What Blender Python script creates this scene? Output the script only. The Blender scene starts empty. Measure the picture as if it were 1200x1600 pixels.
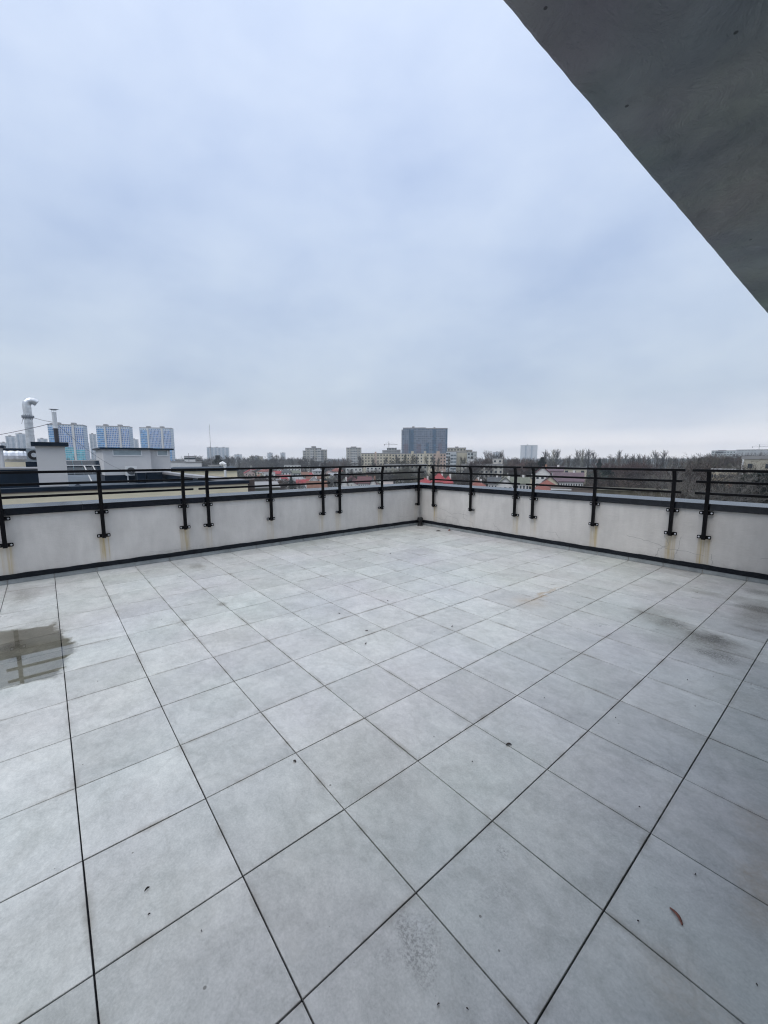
import bpy, bmesh, math, random
import numpy as np
from mathutils import Vector, Matrix
random.seed(7)
C = bpy.context.scene.collection
R_ = math.radians
# ------------------------------------------------------------------ camera
EYE = Vector((0.99216, -0.98605, 1.69425))
TH, PITCH, ROLL, F = -0.8775, -0.1304, -0.0015, 635.5
CT, ST = math.cos(TH), math.sin(TH)
def ray(x, y):
    a, b = (x - 600) / F, -(y - 800) / F
    r = a * math.cos(ROLL) - b * math.sin(ROLL); up = a * math.sin(ROLL) + b * math.cos(ROLL)
    c, s = math.cos(PITCH), math.sin(PITCH)
    Y = c - s * up; Z = s + c * up
    return Vector((r * CT + Y * ST, -r * ST + Y * CT, Z))
GROUND = -18.0
def at(x, y, d):                       # point on the bearing of pixel x,y at horizontal distance d
    v = ray(x, y); k = d / math.hypot(v.x, v.y)
    return EYE + v * k
def onX(x, y, X):
    v = ray(x, y); return EYE + v * ((X - EYE.x) / v.x)
def onY(x, y, Y):
    v = ray(x, y); return EYE + v * ((Y - EYE.y) / v.y)
def onZ(x, y, Z=0.0):
    v = ray(x, y); return EYE + v * ((Z - EYE.z) / v.z)
cam = bpy.data.cameras.new('camera'); co = bpy.data.objects.new('camera', cam); C.objects.link(co)
cam.sensor_fit = 'VERTICAL'; cam.sensor_height = 36; cam.lens = F / 1600 * 36
cam.clip_start = 0.05; cam.clip_end = 20000
fwd = ray(600, 800).normalized(); right = (ray(601, 800) - ray(600, 800)).normalized(); up = right.cross(fwd)
M = Matrix((right, up, -fwd)).transposed().to_4x4(); M.translation = EYE
co.matrix_world = M
bpy.context.scene.camera = co
# ------------------------------------------------------------------ world, sun, exposure
SUN_EL, SUN_AZ = R_(58), R_(162)
w = bpy.data.worlds.new('World'); bpy.context.scene.world = w; w.use_nodes = True
nt = w.node_tree; nt.nodes.clear()
def N(nt, t, **k):
    n = nt.nodes.new(t)
    for a, v in k.items(): setattr(n, a, v)
    return n
def L(nt, a, b): nt.links.new(a, b)
def MATH(nt, op, a, b=None, c=None):
    n = N(nt, 'ShaderNodeMath', operation=op)
    for i, v in enumerate((a, b, c)):
        if v is None: continue
        if isinstance(v, (int, float)): n.inputs[i].default_value = v
        else: L(nt, v, n.inputs[i])
    return n.outputs[0]
def RAMP(nt, f, stops, interp='LINEAR'):
    n = N(nt, 'ShaderNodeValToRGB'); n.color_ramp.interpolation = interp
    e = n.color_ramp.elements
    while len(e) < len(stops): e.new(0.5)
    for el, (p, c) in zip(e, stops):
        el.position = p; el.color = (c, c, c, 1) if isinstance(c, (int, float)) else (*c, 1)
    L(nt, f, n.inputs[0]); return n.outputs[0]
def MIX(nt, f, a, b, mode='MIX'):
    n = N(nt, 'ShaderNodeMix', data_type='RGBA', blend_type=mode)
    for i, v in ((0, f), (6, a), (7, b)):
        if isinstance(v, (int, float)): n.inputs[i].default_value = v
        elif isinstance(v, tuple): n.inputs[i].default_value = (*v, 1) if len(v) == 3 else v
        else: L(nt, v, n.inputs[i])
    return n.outputs[2]
def NOISE(nt, vec, scale, detail=4, rough=0.55, dist=0.0, out=0):
    n = N(nt, 'ShaderNodeTexNoise'); n.inputs['Scale'].default_value = scale; n.inputs['Detail'].default_value = detail
    n.inputs['Roughness'].default_value = rough; n.inputs['Distortion'].default_value = dist
    if vec is not None: L(nt, vec, n.inputs['Vector'])
    return n.outputs[out]
def MAP(nt, vec, scale=(1, 1, 1), loc=(0, 0, 0), rot=(0, 0, 0)):
    n = N(nt, 'ShaderNodeMapping'); n.inputs['Scale'].default_value = scale; n.inputs['Location'].default_value = loc
    n.inputs['Rotation'].default_value = rot; L(nt, vec, n.inputs['Vector']); return n.outputs[0]
sky = N(nt, 'ShaderNodeTexSky', sky_type='NISHITA'); sky.sun_disc = False
sky.sun_elevation = SUN_EL; sky.sun_rotation = SUN_AZ; sky.air_density = 1.5; sky.dust_density = 3
tc = N(nt, 'ShaderNodeTexCoord').outputs['Generated']
sep = N(nt, 'ShaderNodeSeparateXYZ'); L(nt, tc, sep.inputs[0])
skys = MIX(nt, 1.0, sky.outputs[0], (0.06, 0.06, 0.06), 'MULTIPLY')
base = RAMP(nt, sep.outputs[2], [(0.0, (1.16, 1.12, 1.13)), (0.03, (1.04, 1.02, 1.06)), (0.065, (.66, .715, .82)), (0.13, (.53, .615, .735)), (0.25, (.515, .61, .76)),
                                 (0.45, (.53, .635, .83)), (0.70, (.61, .72, .95)), (0.80, (1.05, 1.13, 1.3)), (1.0, (1.5, 1.58, 1.7))])
cl = NOISE(nt, MAP(nt, tc, (1.0, 1.0, 1.7), rot=(0.2, 0.1, 0.7)), 1.7, 5, 0.5, 0.25)
cl2 = NOISE(nt, MAP(nt, tc, (1.0, 1.0, 2.2), loc=(3, 1, 2)), 3.2, 5, 0.52, 0.2)
clm = MATH(nt, 'ADD', MATH(nt, 'MULTIPLY', cl, 0.6), MATH(nt, 'MULTIPLY', cl2, 0.4))
cv = RAMP(nt, clm, [(0.36, (0.80, 0.84, 0.91)), (0.5, (1.0, 1.0, 1.0)), (0.64, (1.18, 1.14, 1.07))])
cloud = MIX(nt, 1.0, base, cv, 'MULTIPLY')
final = MIX(nt, 0.12, cloud, skys)
bg = N(nt, 'ShaderNodeBackground'); bg.inputs[1].default_value = 1.0
L(nt, final, bg.inputs[0]); L(nt, bg.outputs[0], N(nt, 'ShaderNodeOutputWorld').inputs[0])
sl = bpy.data.lights.new('sun', 'SUN'); sl.energy = 1.15; sl.angle = R_(40); sl.color = (1, 0.95, 0.88)
so = bpy.data.objects.new('sun', sl); C.objects.link(so)
sd = Vector((math.cos(SUN_EL) * math.sin(SUN_AZ), math.cos(SUN_EL) * math.cos(SUN_AZ), math.sin(SUN_EL)))
so.rotation_euler = sd.to_track_quat('Z', 'Y').to_euler(); so.location = (0, 0, 30)
sc = bpy.context.scene
sc.view_settings.view_transform = 'Standard'; sc.view_settings.look = 'None'
sc.view_settings.exposure = 0.22; sc.view_settings.gamma = 1.0
sc.cycles.max_bounces = 6; sc.cycles.diffuse_bounces = 3; sc.cycles.transparent_max_bounces = 12
sc.cycles.use_adaptive_sampling = True; sc.cycles.adaptive_threshold = 0.015
sc.cycles.use_denoising = True; sc.cycles.denoising_prefilter = 'ACCURATE'; sc.cycles.pixel_filter_type = 'BLACKMAN_HARRIS'; sc.cycles.filter_width = 1.15
# ------------------------------------------------------------------ helpers
def tag(o, label=None, cat=None, group=None, kind=None):
    if label: o['label'] = label
    if cat: o['category'] = cat
    if group: o['group'] = group
    if kind: o['kind'] = kind
    return o
def empty(name, loc=(0, 0, 0), rz=0, label=None, cat=None, group=None):
    o = bpy.data.objects.new(name, None); C.objects.link(o); o.location = loc; o.rotation_euler = (0, 0, rz)
    o.empty_display_size = 0.2
    return tag(o, label, cat, group)
class MB:
    def __init__(s): s.v = []; s.f = []; s.m = []
    def face(s, pts, m=0):
        b = len(s.v); s.v += [tuple(p) for p in pts]; s.f.append(tuple(range(b, b + len(pts)))); s.m.append(m)
    def hexa(s, p, m=0):                # p: 4 bottom (ccw), 4 top
        b = len(s.v); s.v += [tuple(q) for q in p]
        for f in ((3, 2, 1, 0), (4, 5, 6, 7), (0, 1, 5, 4), (1, 2, 6, 5), (2, 3, 7, 6), (3, 0, 4, 7)):
            s.f.append(tuple(b + i for i in f)); s.m.append(m)
    def box(s, x0, x1, y0, y1, z0, z1, m=0):
        s.hexa([(x0, y0, z0), (x1, y0, z0), (x1, y1, z0), (x0, y1, z0), (x0, y0, z1), (x1, y0, z1), (x1, y1, z1), (x0, y1, z1)], m)
    def tube(s, pts, rad, n=8, m=0, caps=True, ref=None):
        pts = [Vector(p) for p in pts]
        if isinstance(rad, (int, float)): rad = [rad] * len(pts)
        rings = []
        for i, p in enumerate(pts):
            d = (pts[min(i + 1, len(pts) - 1)] - pts[max(i - 1, 0)]).normalized()
            a = Vector(ref) if ref else (Vector((0, 0, 1)) if abs(d.z) < 0.9 else Vector((1, 0, 0)))
            u = d.cross(a).normalized(); v = d.cross(u)
            b = len(s.v); off = math.pi / n if n == 4 else 0
            for k in range(n):
                t = 2 * math.pi * k / n + off
                s.v.append(tuple(p + (u * math.cos(t) + v * math.sin(t)) * rad[i]))
            rings.append(b)
        for a, b in zip(rings, rings[1:]):
            for k in range(n):
                s.f.append((a + k, a + (k + 1) % n, b + (k + 1) % n, b + k)); s.m.append(m)
        if caps:
            s.f.append(tuple(rings[0] + k for k in range(n))[::-1]); s.m.append(m)
            s.f.append(tuple(rings[-1] + k for k in range(n))); s.m.append(m)
    def build(s, name, mats, parent=None, loc=None, smooth=False, fix=True):
        me = bpy.data.meshes.new(name); me.from_pydata(s.v, [], s.f)
        for mt in (mats if isinstance(mats, (list, tuple)) else [mats]): me.materials.append(mt)
        me.polygons.foreach_set('material_index', s.m)
        if smooth: me.polygons.foreach_set('use_smooth', [True] * len(s.f))
        me.update()
        if fix:
            bm = bmesh.new(); bm.from_mesh(me); bmesh.ops.recalc_face_normals(bm, faces=bm.faces); bm.to_mesh(me); bm.free()
        o = bpy.data.objects.new(name, me); C.objects.link(o)
        if parent: o.parent = parent
        if loc: o.location = loc
        return o
def kids(o, table): return table.get(o, [])
def copy_tree(o, parent=None):
    c = o.copy(); C.objects.link(c); c.parent = parent
    for ch in [x for x in o.children]: copy_tree(ch, c)
    return c
MATS = {}
def mat(name, col, rough=0.7, var=0.15, scale=3.0, metal=0.0, bump=0.0, bscale=60, vec='Object', spec=0.5, stretch=(1, 1, 1), col2=None):
    if name in MATS: return MATS[name]
    m = bpy.data.materials.new(name); m.use_nodes = True; nt = m.node_tree; b = nt.nodes['Principled BSDF']
    t = N(nt, 'ShaderNodeTexCoord').outputs[vec]
    n = NOISE(nt, MAP(nt, t, stretch), scale, 6, 0.6)
    c2 = col2 or tuple(c * (1 - var) for c in col)
    c1 = col if col2 else tuple(min(1, c * (1 + var)) for c in col)
    L(nt, RAMP(nt, n, [(0.3, c2), (0.7, c1)]), b.inputs['Base Color'])
    b.inputs['Roughness'].default_value = rough; b.inputs['Metallic'].default_value = metal
    b.inputs['Specular IOR Level'].default_value = spec
    if bump:
        bn = N(nt, 'ShaderNodeBump'); bn.inputs['Strength'].default_value = bump; bn.inputs['Distance'].default_value = 0.01
        L(nt, NOISE(nt, t, bscale, 4, 0.6), bn.inputs['Height']); L(nt, bn.outputs[0], b.inputs['Normal'])
    MATS[name] = m; return m
# ------------------------------------------------------------------ terrace constants (metres)
T = 0.5
XW, YW = -6.425, 6.40            # inner faces of the two parapets
XF = 2.7                         # facade behind the camera
Y0 = -4.3                        # open end far left (outside the frame)
# ---- tile material
def tile_material():
    m = bpy.data.materials.new('porcelain_paver'); m.use_nodes = True; nt = m.node_tree; b = nt.nodes['Principled BSDF']
    t = N(nt, 'ShaderNodeTexCoord').outputs['Object']
    s = N(nt, 'ShaderNodeSeparateXYZ'); L(nt, t, s.inputs[0])
    cx = MATH(nt, 'FLOOR', MATH(nt, 'DIVIDE', s.outputs[0], T)); cy = MATH(nt, 'FLOOR', MATH(nt, 'DIVIDE', s.outputs[1], T))
    cmb = N(nt, 'ShaderNodeCombineXYZ'); L(nt, cx, cmb.inputs[0]); L(nt, cy, cmb.inputs[1])
    wn = N(nt, 'ShaderNodeTexWhiteNoise', noise_dimensions='3D'); L(nt, cmb.outputs[0], wn.inputs['Vector'])
    # per-tile shifted pattern
    sc_ = N(nt, 'ShaderNodeVectorMath', operation='SCALE'); L(nt, wn.outputs['Color'], sc_.inputs[0]); sc_.inputs['Scale'].default_value = 37.0
    ad = N(nt, 'ShaderNodeVectorMath', operation='ADD'); L(nt, t, ad.inputs[0]); L(nt, sc_.outputs[0], ad.inputs[1])
    pv = ad.outputs[0]
    n1 = NOISE(nt, pv, 4.2, 9, 0.66, 0.35)
    n2 = NOISE(nt, MAP(nt, pv, (1.0, 1.5, 1)), 16.0, 8, 0.7, 0.4)
    n3 = NOISE(nt, pv, 110, 4, 0.8)
    mm = MATH(nt, 'ADD', MATH(nt, 'MULTIPLY', n1, 0.38), MATH(nt, 'ADD', MATH(nt, 'MULTIPLY', n2, 0.27), MATH(nt, 'MULTIPLY', n3, 0.35)))
    col = RAMP(nt, mm, [(0.38, (.34, .348, .338)), (0.5, (.455, .462, .450)), (0.61, (.56, .563, .545))])
    tint = NOISE(nt, t, 0.8, 3, 0.5, out=1)
    col = MIX(nt, 0.11, col, tint, 'SOFT_LIGHT')
    wm = RAMP(nt, NOISE(nt, t, 1.7, 4, .55, .4), [(0.44, 0.0), (0.475, 1.0), (0.49, 0.0), (0.56, 0.0), (0.585, .8), (0.6, 0.0)])
    col = MIX(nt, MATH(nt, 'MULTIPLY', wm, .16), col, (.24, .235, .21))
    lum = MATH(nt, 'ADD', MATH(nt, 'MULTIPLY', wn.outputs['Value'], 0.17), 0.915)
    cl_ = N(nt, 'ShaderNodeCombineColor')
    for i in range(3): L(nt, lum, cl_.inputs[i])
    col = MIX(nt, 1.0, col, cl_.outputs[0], 'MULTIPLY')
    # dust and general grime over many tiles
    g = NOISE(nt, t, 0.55, 5, 0.6, 0.6)
    grime = RAMP(nt, g, [(0.52, 0.0), (0.75, 1.0)])
    gs = NOISE(nt, t, 28, 4, 0.7)
    grime = MATH(nt, 'MULTIPLY', grime, RAMP(nt, gs, [(0.42, 0.1), (0.65, 1.0)]))
    col = MIX(nt, MATH(nt, 'MULTIPLY', grime, 0.35), col, (.27, .265, .235))
    # stains: (x, y, radius along x, radius along y, strength, colour, rotation)
    wob = NOISE(nt, t, 5.0, 5, 0.6, out=1)
    wv = N(nt, 'ShaderNodeVectorMath', operation='MULTIPLY_ADD'); L(nt, wob, wv.inputs[0]); wv.inputs[1].default_value = (.34, .34, 0); wv.inputs[2].default_value = (-.17, -.17, 0)
    wad = N(nt, 'ShaderNodeVectorMath', operation='ADD'); L(nt, t, wad.inputs[0]); L(nt, wv.outputs[0], wad.inputs[1])
    fine = RAMP(nt, NOISE(nt, t, 45, 5, 0.75), [(0.38, 0.35), (0.60, 1.0)])
    grit = (.06, .06, .058)
    gritty = RAMP(nt, NOISE(nt, t, 85, 6, 0.85), [(0.46, 0.0), (0.56, 1.0)])
    mud, dark, rust = (.13, .12, .095), (.03, .03, .028), (.33, .25, .16)
    P = onZ
    stains = [(P(1050, 975), .30, .22, .55, mud), (P(1110, 998), .28, .26, .75, mud), (P(1120, 1000), .10, .08, .9, dark), (P(1128, 1024), .20, .20, .95, dark), (P(1105, 995), .18, .12, .8, dark), (P(1050, 972), .12, .10, .6, dark), (P(1195, 955), .35, .16, 1.0, grit),
              (P(1100, 1022), .12, .08, .6, dark), (P(1188, 952), .24, .14, 1.0, dark), (P(1190, 926), .26, .16, .9, dark), (P(1185, 985), .2, .08, .6, mud),
              (P(1000, 955), .22, .10, .4, mud), (P(1040, 955), .3, .3, .3, mud), (P(783, 1325), .05, .04, .35, dark), (P(640, 1480), .07, .05, .25, dark), (P(600, 1500), .06, .05, .2, dark),
              (P(680, 1520), .08, .06, .18, dark), (P(60, 985), .60, .40, .28, mud), (P(15, 1012), .14, .14, .6, dark), (P(30, 1028), .10, .05, .5, dark), (P(345, 945), .13, .07, .6, mud),
              (P(850, 928), .05, .55, .8, rust), (P(830, 940), .25, .3, .35, rust), (P(655, 1475), .13, .10, .35, grit), (P(1100, 1010), .5, .5, .45, mud), (P(1185, 960), .25, .7, .6, mud), (P(1010, 960), .2, .3, .35, mud), (P(285, 972), .12, .12, .4, mud), (P(1080, 1150), .25, .12, .22, mud), (P(1010, 1190), .14, .03, .45, dark), (P(770, 1390), .06, .12, .15, dark), (P(1180, 1080), .3, .5, .25, mud), (P(1195, 1300), .12, .3, .25, rust), (P(1150, 1200), .3, .3, .15, mud), (P(1120, 930), .6, .2, .35, mud),
              (P(240, 862), .5, .25, .4, mud), (P(310, 885), .25, .12, .45, mud), (P(40, 930), .6, .2, .45, mud), (P(1060, 890), .5, .12, .4, mud), (P(480, 845), .8, .15, .25, mud),
              (P(1190, 1390), .08, .25, .35, rust), (P(1080, 1560), .2, .2, .2, rust)]
    fx_ = MATH(nt, 'ABSOLUTE', MATH(nt, 'SUBTRACT', MATH(nt, 'FRACT', MATH(nt, 'ADD', MATH(nt, 'DIVIDE', s.outputs[0], T), .5)), .5))
    fy_ = MATH(nt, 'ABSOLUTE', MATH(nt, 'SUBTRACT', MATH(nt, 'FRACT', MATH(nt, 'ADD', MATH(nt, 'DIVIDE', s.outputs[1], T), .5)), .5))
    jd = MATH(nt, 'MINIMUM', fx_, fy_)
    jm = MATH(nt, 'MULTIPLY', RAMP(nt, jd, [(0.008, 1.0), (0.055, 0.0)]), RAMP(nt, NOISE(nt, t, 3.3, 5, .7), [(0.48, 0.0), (0.68, 1.0)]))
    col = MIX(nt, MATH(nt, 'MULTIPLY', jm, .7), col, (.19, .175, .145))
    for (p, rx, ry, k, cc) in stains:
        mp = MAP(nt, wad.outputs[0], (1 / rx, 1 / ry, 0), (-p.x / rx, -p.y / ry, 0))
        ln = N(nt, 'ShaderNodeVectorMath', operation='LENGTH'); L(nt, mp, ln.inputs[0])
        f = RAMP(nt, ln.outputs['Value'], [(0.25, 1.0), (1.0, 0.0)])
        f = MATH(nt, 'MULTIPLY', MATH(nt, 'MULTIPLY', f, fine if cc in (mud, rust) else gritty), min(1.0, k * 1.25))
        col = MIX(nt, f, col, cc)
    # pale scuffed efflorescence patch near the bottom of the picture
    p = P(657, 1462); mp = MAP(nt, wad.outputs[0], (1 / .05, 1 / .07, 0), (-p.x / .05, -p.y / .07, 0))
    ln = N(nt, 'ShaderNodeVectorMath', operation='LENGTH'); L(nt, mp, ln.inputs[0])
    vor = N(nt, 'ShaderNodeTexVoronoi'); vor.inputs['Scale'].default_value = 60; L(nt, wad.outputs[0], vor.inputs['Vector'])
    f = MATH(nt, 'MULTIPLY', RAMP(nt, ln.outputs['Value'], [(0.3, 1.0), (1.0, 0.0)]), RAMP(nt, vor.outputs['Distance'], [(0.1, 0.8), (0.6, 0.0)]))
    col = MIX(nt, f, col, (.5, .51, .51))
    # specks
    v3 = N(nt, 'ShaderNodeTexVoronoi'); v3.inputs['Scale'].default_value = 34; L(nt, t, v3.inputs['Vector'])
    s3 = N(nt, 'ShaderNodeSeparateColor'); L(nt, v3.outputs['Color'], s3.inputs[0])
    sp3 = MATH(nt, 'LESS_THAN', v3.outputs['Distance'], MATH(nt, 'MULTIPLY', RAMP(nt, s3.outputs[0], [(0.6, 0.0), (1.0, 1.0)]), MATH(nt, 'MULTIPLY', RAMP(nt, NOISE(nt, t, 1.3, 3), [(0.4, 0.1), (0.65, 1.0)]), 0.09)))
    col = MIX(nt, MATH(nt, 'MULTIPLY', sp3, .6), col, (.12, .11, .10))
    v2 = N(nt, 'ShaderNodeTexVoronoi'); v2.inputs['Scale'].default_value = 9; v2.inputs['Randomness'].default_value = 1; L(nt, t, v2.inputs['Vector'])
    sep2 = N(nt, 'ShaderNodeSeparateColor'); L(nt, v2.outputs['Color'], sep2.inputs[0])
    rr = MATH(nt, 'MULTIPLY', RAMP(nt, sep2.outputs[0], [(0.45, 0.0), (1.0, 1.0)]), 0.055)
    sp = MATH(nt, 'LESS_THAN', v2.outputs['Distance'], rr)
    col = MIX(nt, MATH(nt, 'MULTIPLY', sp, 0.75), col, (.10, .095, .085))
    L(nt, col, b.inputs['Base Color'])
    rg = RAMP(nt, NOISE(nt, t, 2.2, 5, 0.6), [(0.3, 0.26), (0.7, 0.46)])
    L(nt, rg, b.inputs['Roughness'])
    b.inputs['Specular IOR Level'].default_value = 0.45
    bn = N(nt, 'ShaderNodeBump'); bn.inputs['Strength'].default_value = 0.25; bn.inputs['Distance'].default_value = 0.003
    hh = MATH(nt, 'ADD', MATH(nt, 'MULTIPLY', NOISE(nt, pv, 14, 6, 0.6), 1.0), MATH(nt, 'MULTIPLY', n3, 0.3))
    L(nt, hh, bn.inputs['Height']); L(nt, bn.outputs[0], b.inputs['Normal'])
    return m
TILE = tile_material()
# joint bed: black gaps with dirt-filled stretches
bed = bpy.data.materials.new('joint_bed'); bed.use_nodes = True; nt = bed.node_tree
t = N(nt, 'ShaderNodeTexCoord').outputs['Object']
L(nt, RAMP(nt, NOISE(nt, t, 1.1, 3, 0.6), [(0.52, (.006, .007, .012)), (0.60, (.02, .02, .022)), (0.70, (.13, .12, .11))]), nt.nodes['Principled BSDF'].inputs['Base Color'])
nt.nodes['Principled BSDF'].inputs['Roughness'].default_value = 0.9
# ------------------------------------------------------------------ floor
def floor():
    mb = MB(); rnd = random.Random(3)
    i0, i1 = math.floor(XW / T), math.ceil(XF / T); j0, j1 = math.floor(Y0 / T), math.ceil(YW / T)
    for i in range(i0, i1):
        for j in range(j0, j1):
            gx, gy = 0.0027, 0.0029
            x0 = max(i * T + gx + rnd.uniform(-.0006, .0006), XW + .004); x1 = min((i + 1) * T - gx, XF)
            y0 = max(j * T + gy + rnd.uniform(-.0008, .0008), Y0); y1 = min((j + 1) * T - gy, YW - .004)
            if x1 - x0 < .02 or y1 - y0 < .02: continue
            z = rnd.uniform(-.0006, .0006); a = rnd.uniform(-.0006, .0006); c = .0015
            q = [(x0, y0), (x1, y0), (x1, y1), (x0, y1)]; zz = [z + a, z - a, z + a * .5, z - a * .3]
            qi = [(x0 + c, y0 + c), (x1 - c, y0 + c), (x1 - c, y1 - c), (x0 + c, y1 - c)]
            b = len(mb.v)
            mb.v += [(p[0], p[1], -.02) for p in q] + [(p[0], p[1], h - c) for p, h in zip(q, zz)] + [(p[0], p[1], h) for p, h in zip(qi, zz)]
            for k in range(4):
                n = (k + 1) % 4
                mb.f += [(b + k, b + n, b + 4 + n, b + 4 + k), (b + 4 + k, b + 4 + n, b + 8 + n, b + 8 + k)]; mb.m += [0, 0]
            mb.f.append((b + 8, b + 9, b + 10, b + 11)); mb.m.append(0)
    mb.face([(XW, Y0, -.012), (XF, Y0, -.012), (XF, YW, -.012), (XW, YW, -.012)], 1)
    tag(mb.build('floor', [TILE, bed], fix=False), kind='structure')
floor()
# puddle lying on the tiles, mirrors the railing
pm = bpy.data.materials.new('puddle_water'); pm.use_nodes = True; nt = pm.node_tree; nt.nodes.clear()
gl = N(nt, 'ShaderNodeBsdfGlossy'); gl.inputs['Roughness'].default_value = 0.0
tr = N(nt, 'ShaderNodeBsdfTransparent'); tr.inputs[0].default_value = (.98, .96, .91, 1)
fr = N(nt, 'ShaderNodeFresnel'); fr.inputs[0].default_value = 2.2
ms = N(nt, 'ShaderNodeMixShader'); L(nt, fr.outputs[0], ms.inputs[0]); L(nt, tr.outputs[0], ms.inputs[1]); L(nt, gl.outputs[0], ms.inputs[2])
ea = N(nt, 'ShaderNodeAttribute', attribute_name='edge'); ptc = N(nt, 'ShaderNodeTexCoord').outputs['Object']
ef = RAMP(nt, MATH(nt, 'ADD', MATH(nt, 'MULTIPLY', ea.outputs['Fac'], 1.3), MATH(nt, 'MULTIPLY', MATH(nt, 'SUBTRACT', NOISE(nt, ptc, 14, 7, .75), .5), 2.2)), [(0.0, 0.0), (0.45, 1.0)])
clr = N(nt, 'ShaderNodeBsdfTransparent'); ms2 = N(nt, 'ShaderNodeMixShader'); L(nt, ef, ms2.inputs[0]); L(nt, clr.outputs[0], ms2.inputs[1]); L(nt, ms.outputs[0], ms2.inputs[2])
L(nt, ms2.outputs[0], N(nt, 'ShaderNodeOutputMaterial').inputs[0])
def puddle():
    pts = [(-60, 990), (0, 985), (40, 981), (75, 977), (90, 967), (94, 978), (104, 990), (114, 997), (121, 1004), (124, 1011), (120, 1019), (113, 1027), (107, 1036), (102, 1046), (96, 1055), (84, 1062), (60, 1066), (30, 1072), (0, 1078), (-60, 1090)]
    W = [onZ(*p) for p in pts]; c = sum(W, Vector()) / len(W)
    V = np.array([(q.x, q.y) for q in W]); V2 = np.roll(V, -1, 0)
    st = .02; xs = np.arange(V[:, 0].min(), V[:, 0].max() + st, st); ys = np.arange(V[:, 1].min(), V[:, 1].max() + st, st)
    gx, gy = np.meshgrid(xs, ys); P = np.stack([gx.ravel(), gy.ravel()], 1); ins = np.zeros(len(P), bool); dm = np.full(len(P), 9.)
    for p, q in zip(V, V2):
        c = (p[1] > P[:, 1]) != (q[1] > P[:, 1]); ins ^= c & (P[:, 0] < (q[0] - p[0]) * (P[:, 1] - p[1]) / (q[1] - p[1] + 1e-12) + p[0])
        d = q - p; t_ = np.clip(((P - p) @ d) / (d @ d), 0, 1); dm = np.minimum(dm, np.linalg.norm(P - p - t_[:, None] * d, axis=1))
    val = np.clip(np.where(ins, dm, -dm) / .14, -1, 1); nx = len(xs); mb = MB(); mb.v = [(a, b, .0022) for a, b in P]
    for j in range(len(ys) - 1):
        for i in range(nx - 1):
            k = j * nx + i
            if max(val[k], val[k + 1], val[k + nx], val[k + nx + 1]) > -.5: mb.f.append((k, k + 1, k + nx + 1, k + nx)); mb.m.append(0)
    o = mb.build('puddle', pm, fix=False); tag(o, kind='structure')
    at_ = o.data.attributes.new('edge', 'FLOAT', 'POINT'); at_.data.foreach_set('value', val.astype(np.float32))
puddle()
# ------------------------------------------------------------------ parapets
BLACK = mat('black_painted_steel', (.004, .004, .005), 0.5, 0.3, 20, spec=0.12, bump=.05, bscale=200)
COPE = mat('dark_coping_sheet', (.003, .005, .010), 0.24, 0.3, 4, metal=0.0, spec=0.5)
FLASH = mat('black_flashing', (.008, .010, .014), 0.55, 0.3, 5, spec=.15)
BOLT = mat('galvanised_bolt', (.62, .63, .65), 0.35, 0.1, 30, metal=0.8)
CRACK = mat('plaster_crack', (.22, .22, .22), 0.9, 0.2, 10)
def plaster(name, col):
    m = bpy.data.materials.new(name); m.use_nodes = True; nt = m.node_tree; b = nt.nodes['Principled BSDF']
    t = N(nt, 'ShaderNodeTexCoord').outputs['Object']
    n = NOISE(nt, t, 2.0, 6, 0.6, 0.3); n2 = NOISE(nt, MAP(nt, t, (1, 1, .25)), 9, 5, 0.6)
    c = RAMP(nt, MATH(nt, 'ADD', MATH(nt, 'MULTIPLY', n, .6), MATH(nt, 'MULTIPLY', n2, .4)), [(0.35, tuple(x * .86 for x in col)), (0.65, tuple(x * 1.07 for x in col))])
    at_ = N(nt, 'ShaderNodeAttribute', attribute_name='stain'); sp = N(nt, 'ShaderNodeSeparateColor'); L(nt, at_.outputs['Color'], sp.inputs[0])
    st = RAMP(nt, NOISE(nt, MAP(nt, t, (40, 40, 1.2)), 1.0, 4, 0.6), [(0.35, 0.25), (0.65, 1.0)])
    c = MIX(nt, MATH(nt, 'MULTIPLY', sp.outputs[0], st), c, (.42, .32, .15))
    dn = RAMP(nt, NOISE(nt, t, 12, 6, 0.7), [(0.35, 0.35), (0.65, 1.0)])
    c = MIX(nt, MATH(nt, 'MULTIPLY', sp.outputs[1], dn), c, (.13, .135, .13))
    L(nt, c, b.inputs['Base Color']); b.inputs['Roughness'].default_value = 0.85; b.inputs['Specular IOR Level'].default_value = 0.2
    bn = N(nt, 'ShaderNodeBump'); bn.inputs['Strength'].default_value = 0.5; bn.inputs['Distance'].default_value = 0.004
    L(nt, MATH(nt, 'ADD', NOISE(nt, t, 160, 3, 0.6), MATH(nt, 'MULTIPLY', NOISE(nt, MAP(nt, t, (1, 1, 2.5)), 7, 5, .6, .8), 2.0)), bn.inputs['Height']); L(nt, bn.outputs[0], b.inputs['Normal'])
    return m
PL = plaster('parapet_plaster', (.57, .55, .525))
ZS, ZF, ZC0, ZC1 = 0.070, 0.128, 0.945, 1.040
POSTL = [[6.255, 5.056, 3.873], [3.456, 2.302, 1.148], [.765, -.376, -1.475], [-1.87, -3.01, -4.15]]
POSTR = [[-5.907, -4.766, -3.642], [-3.245, -2.086, -.935], [-.518, .63, 1.78]]
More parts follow.
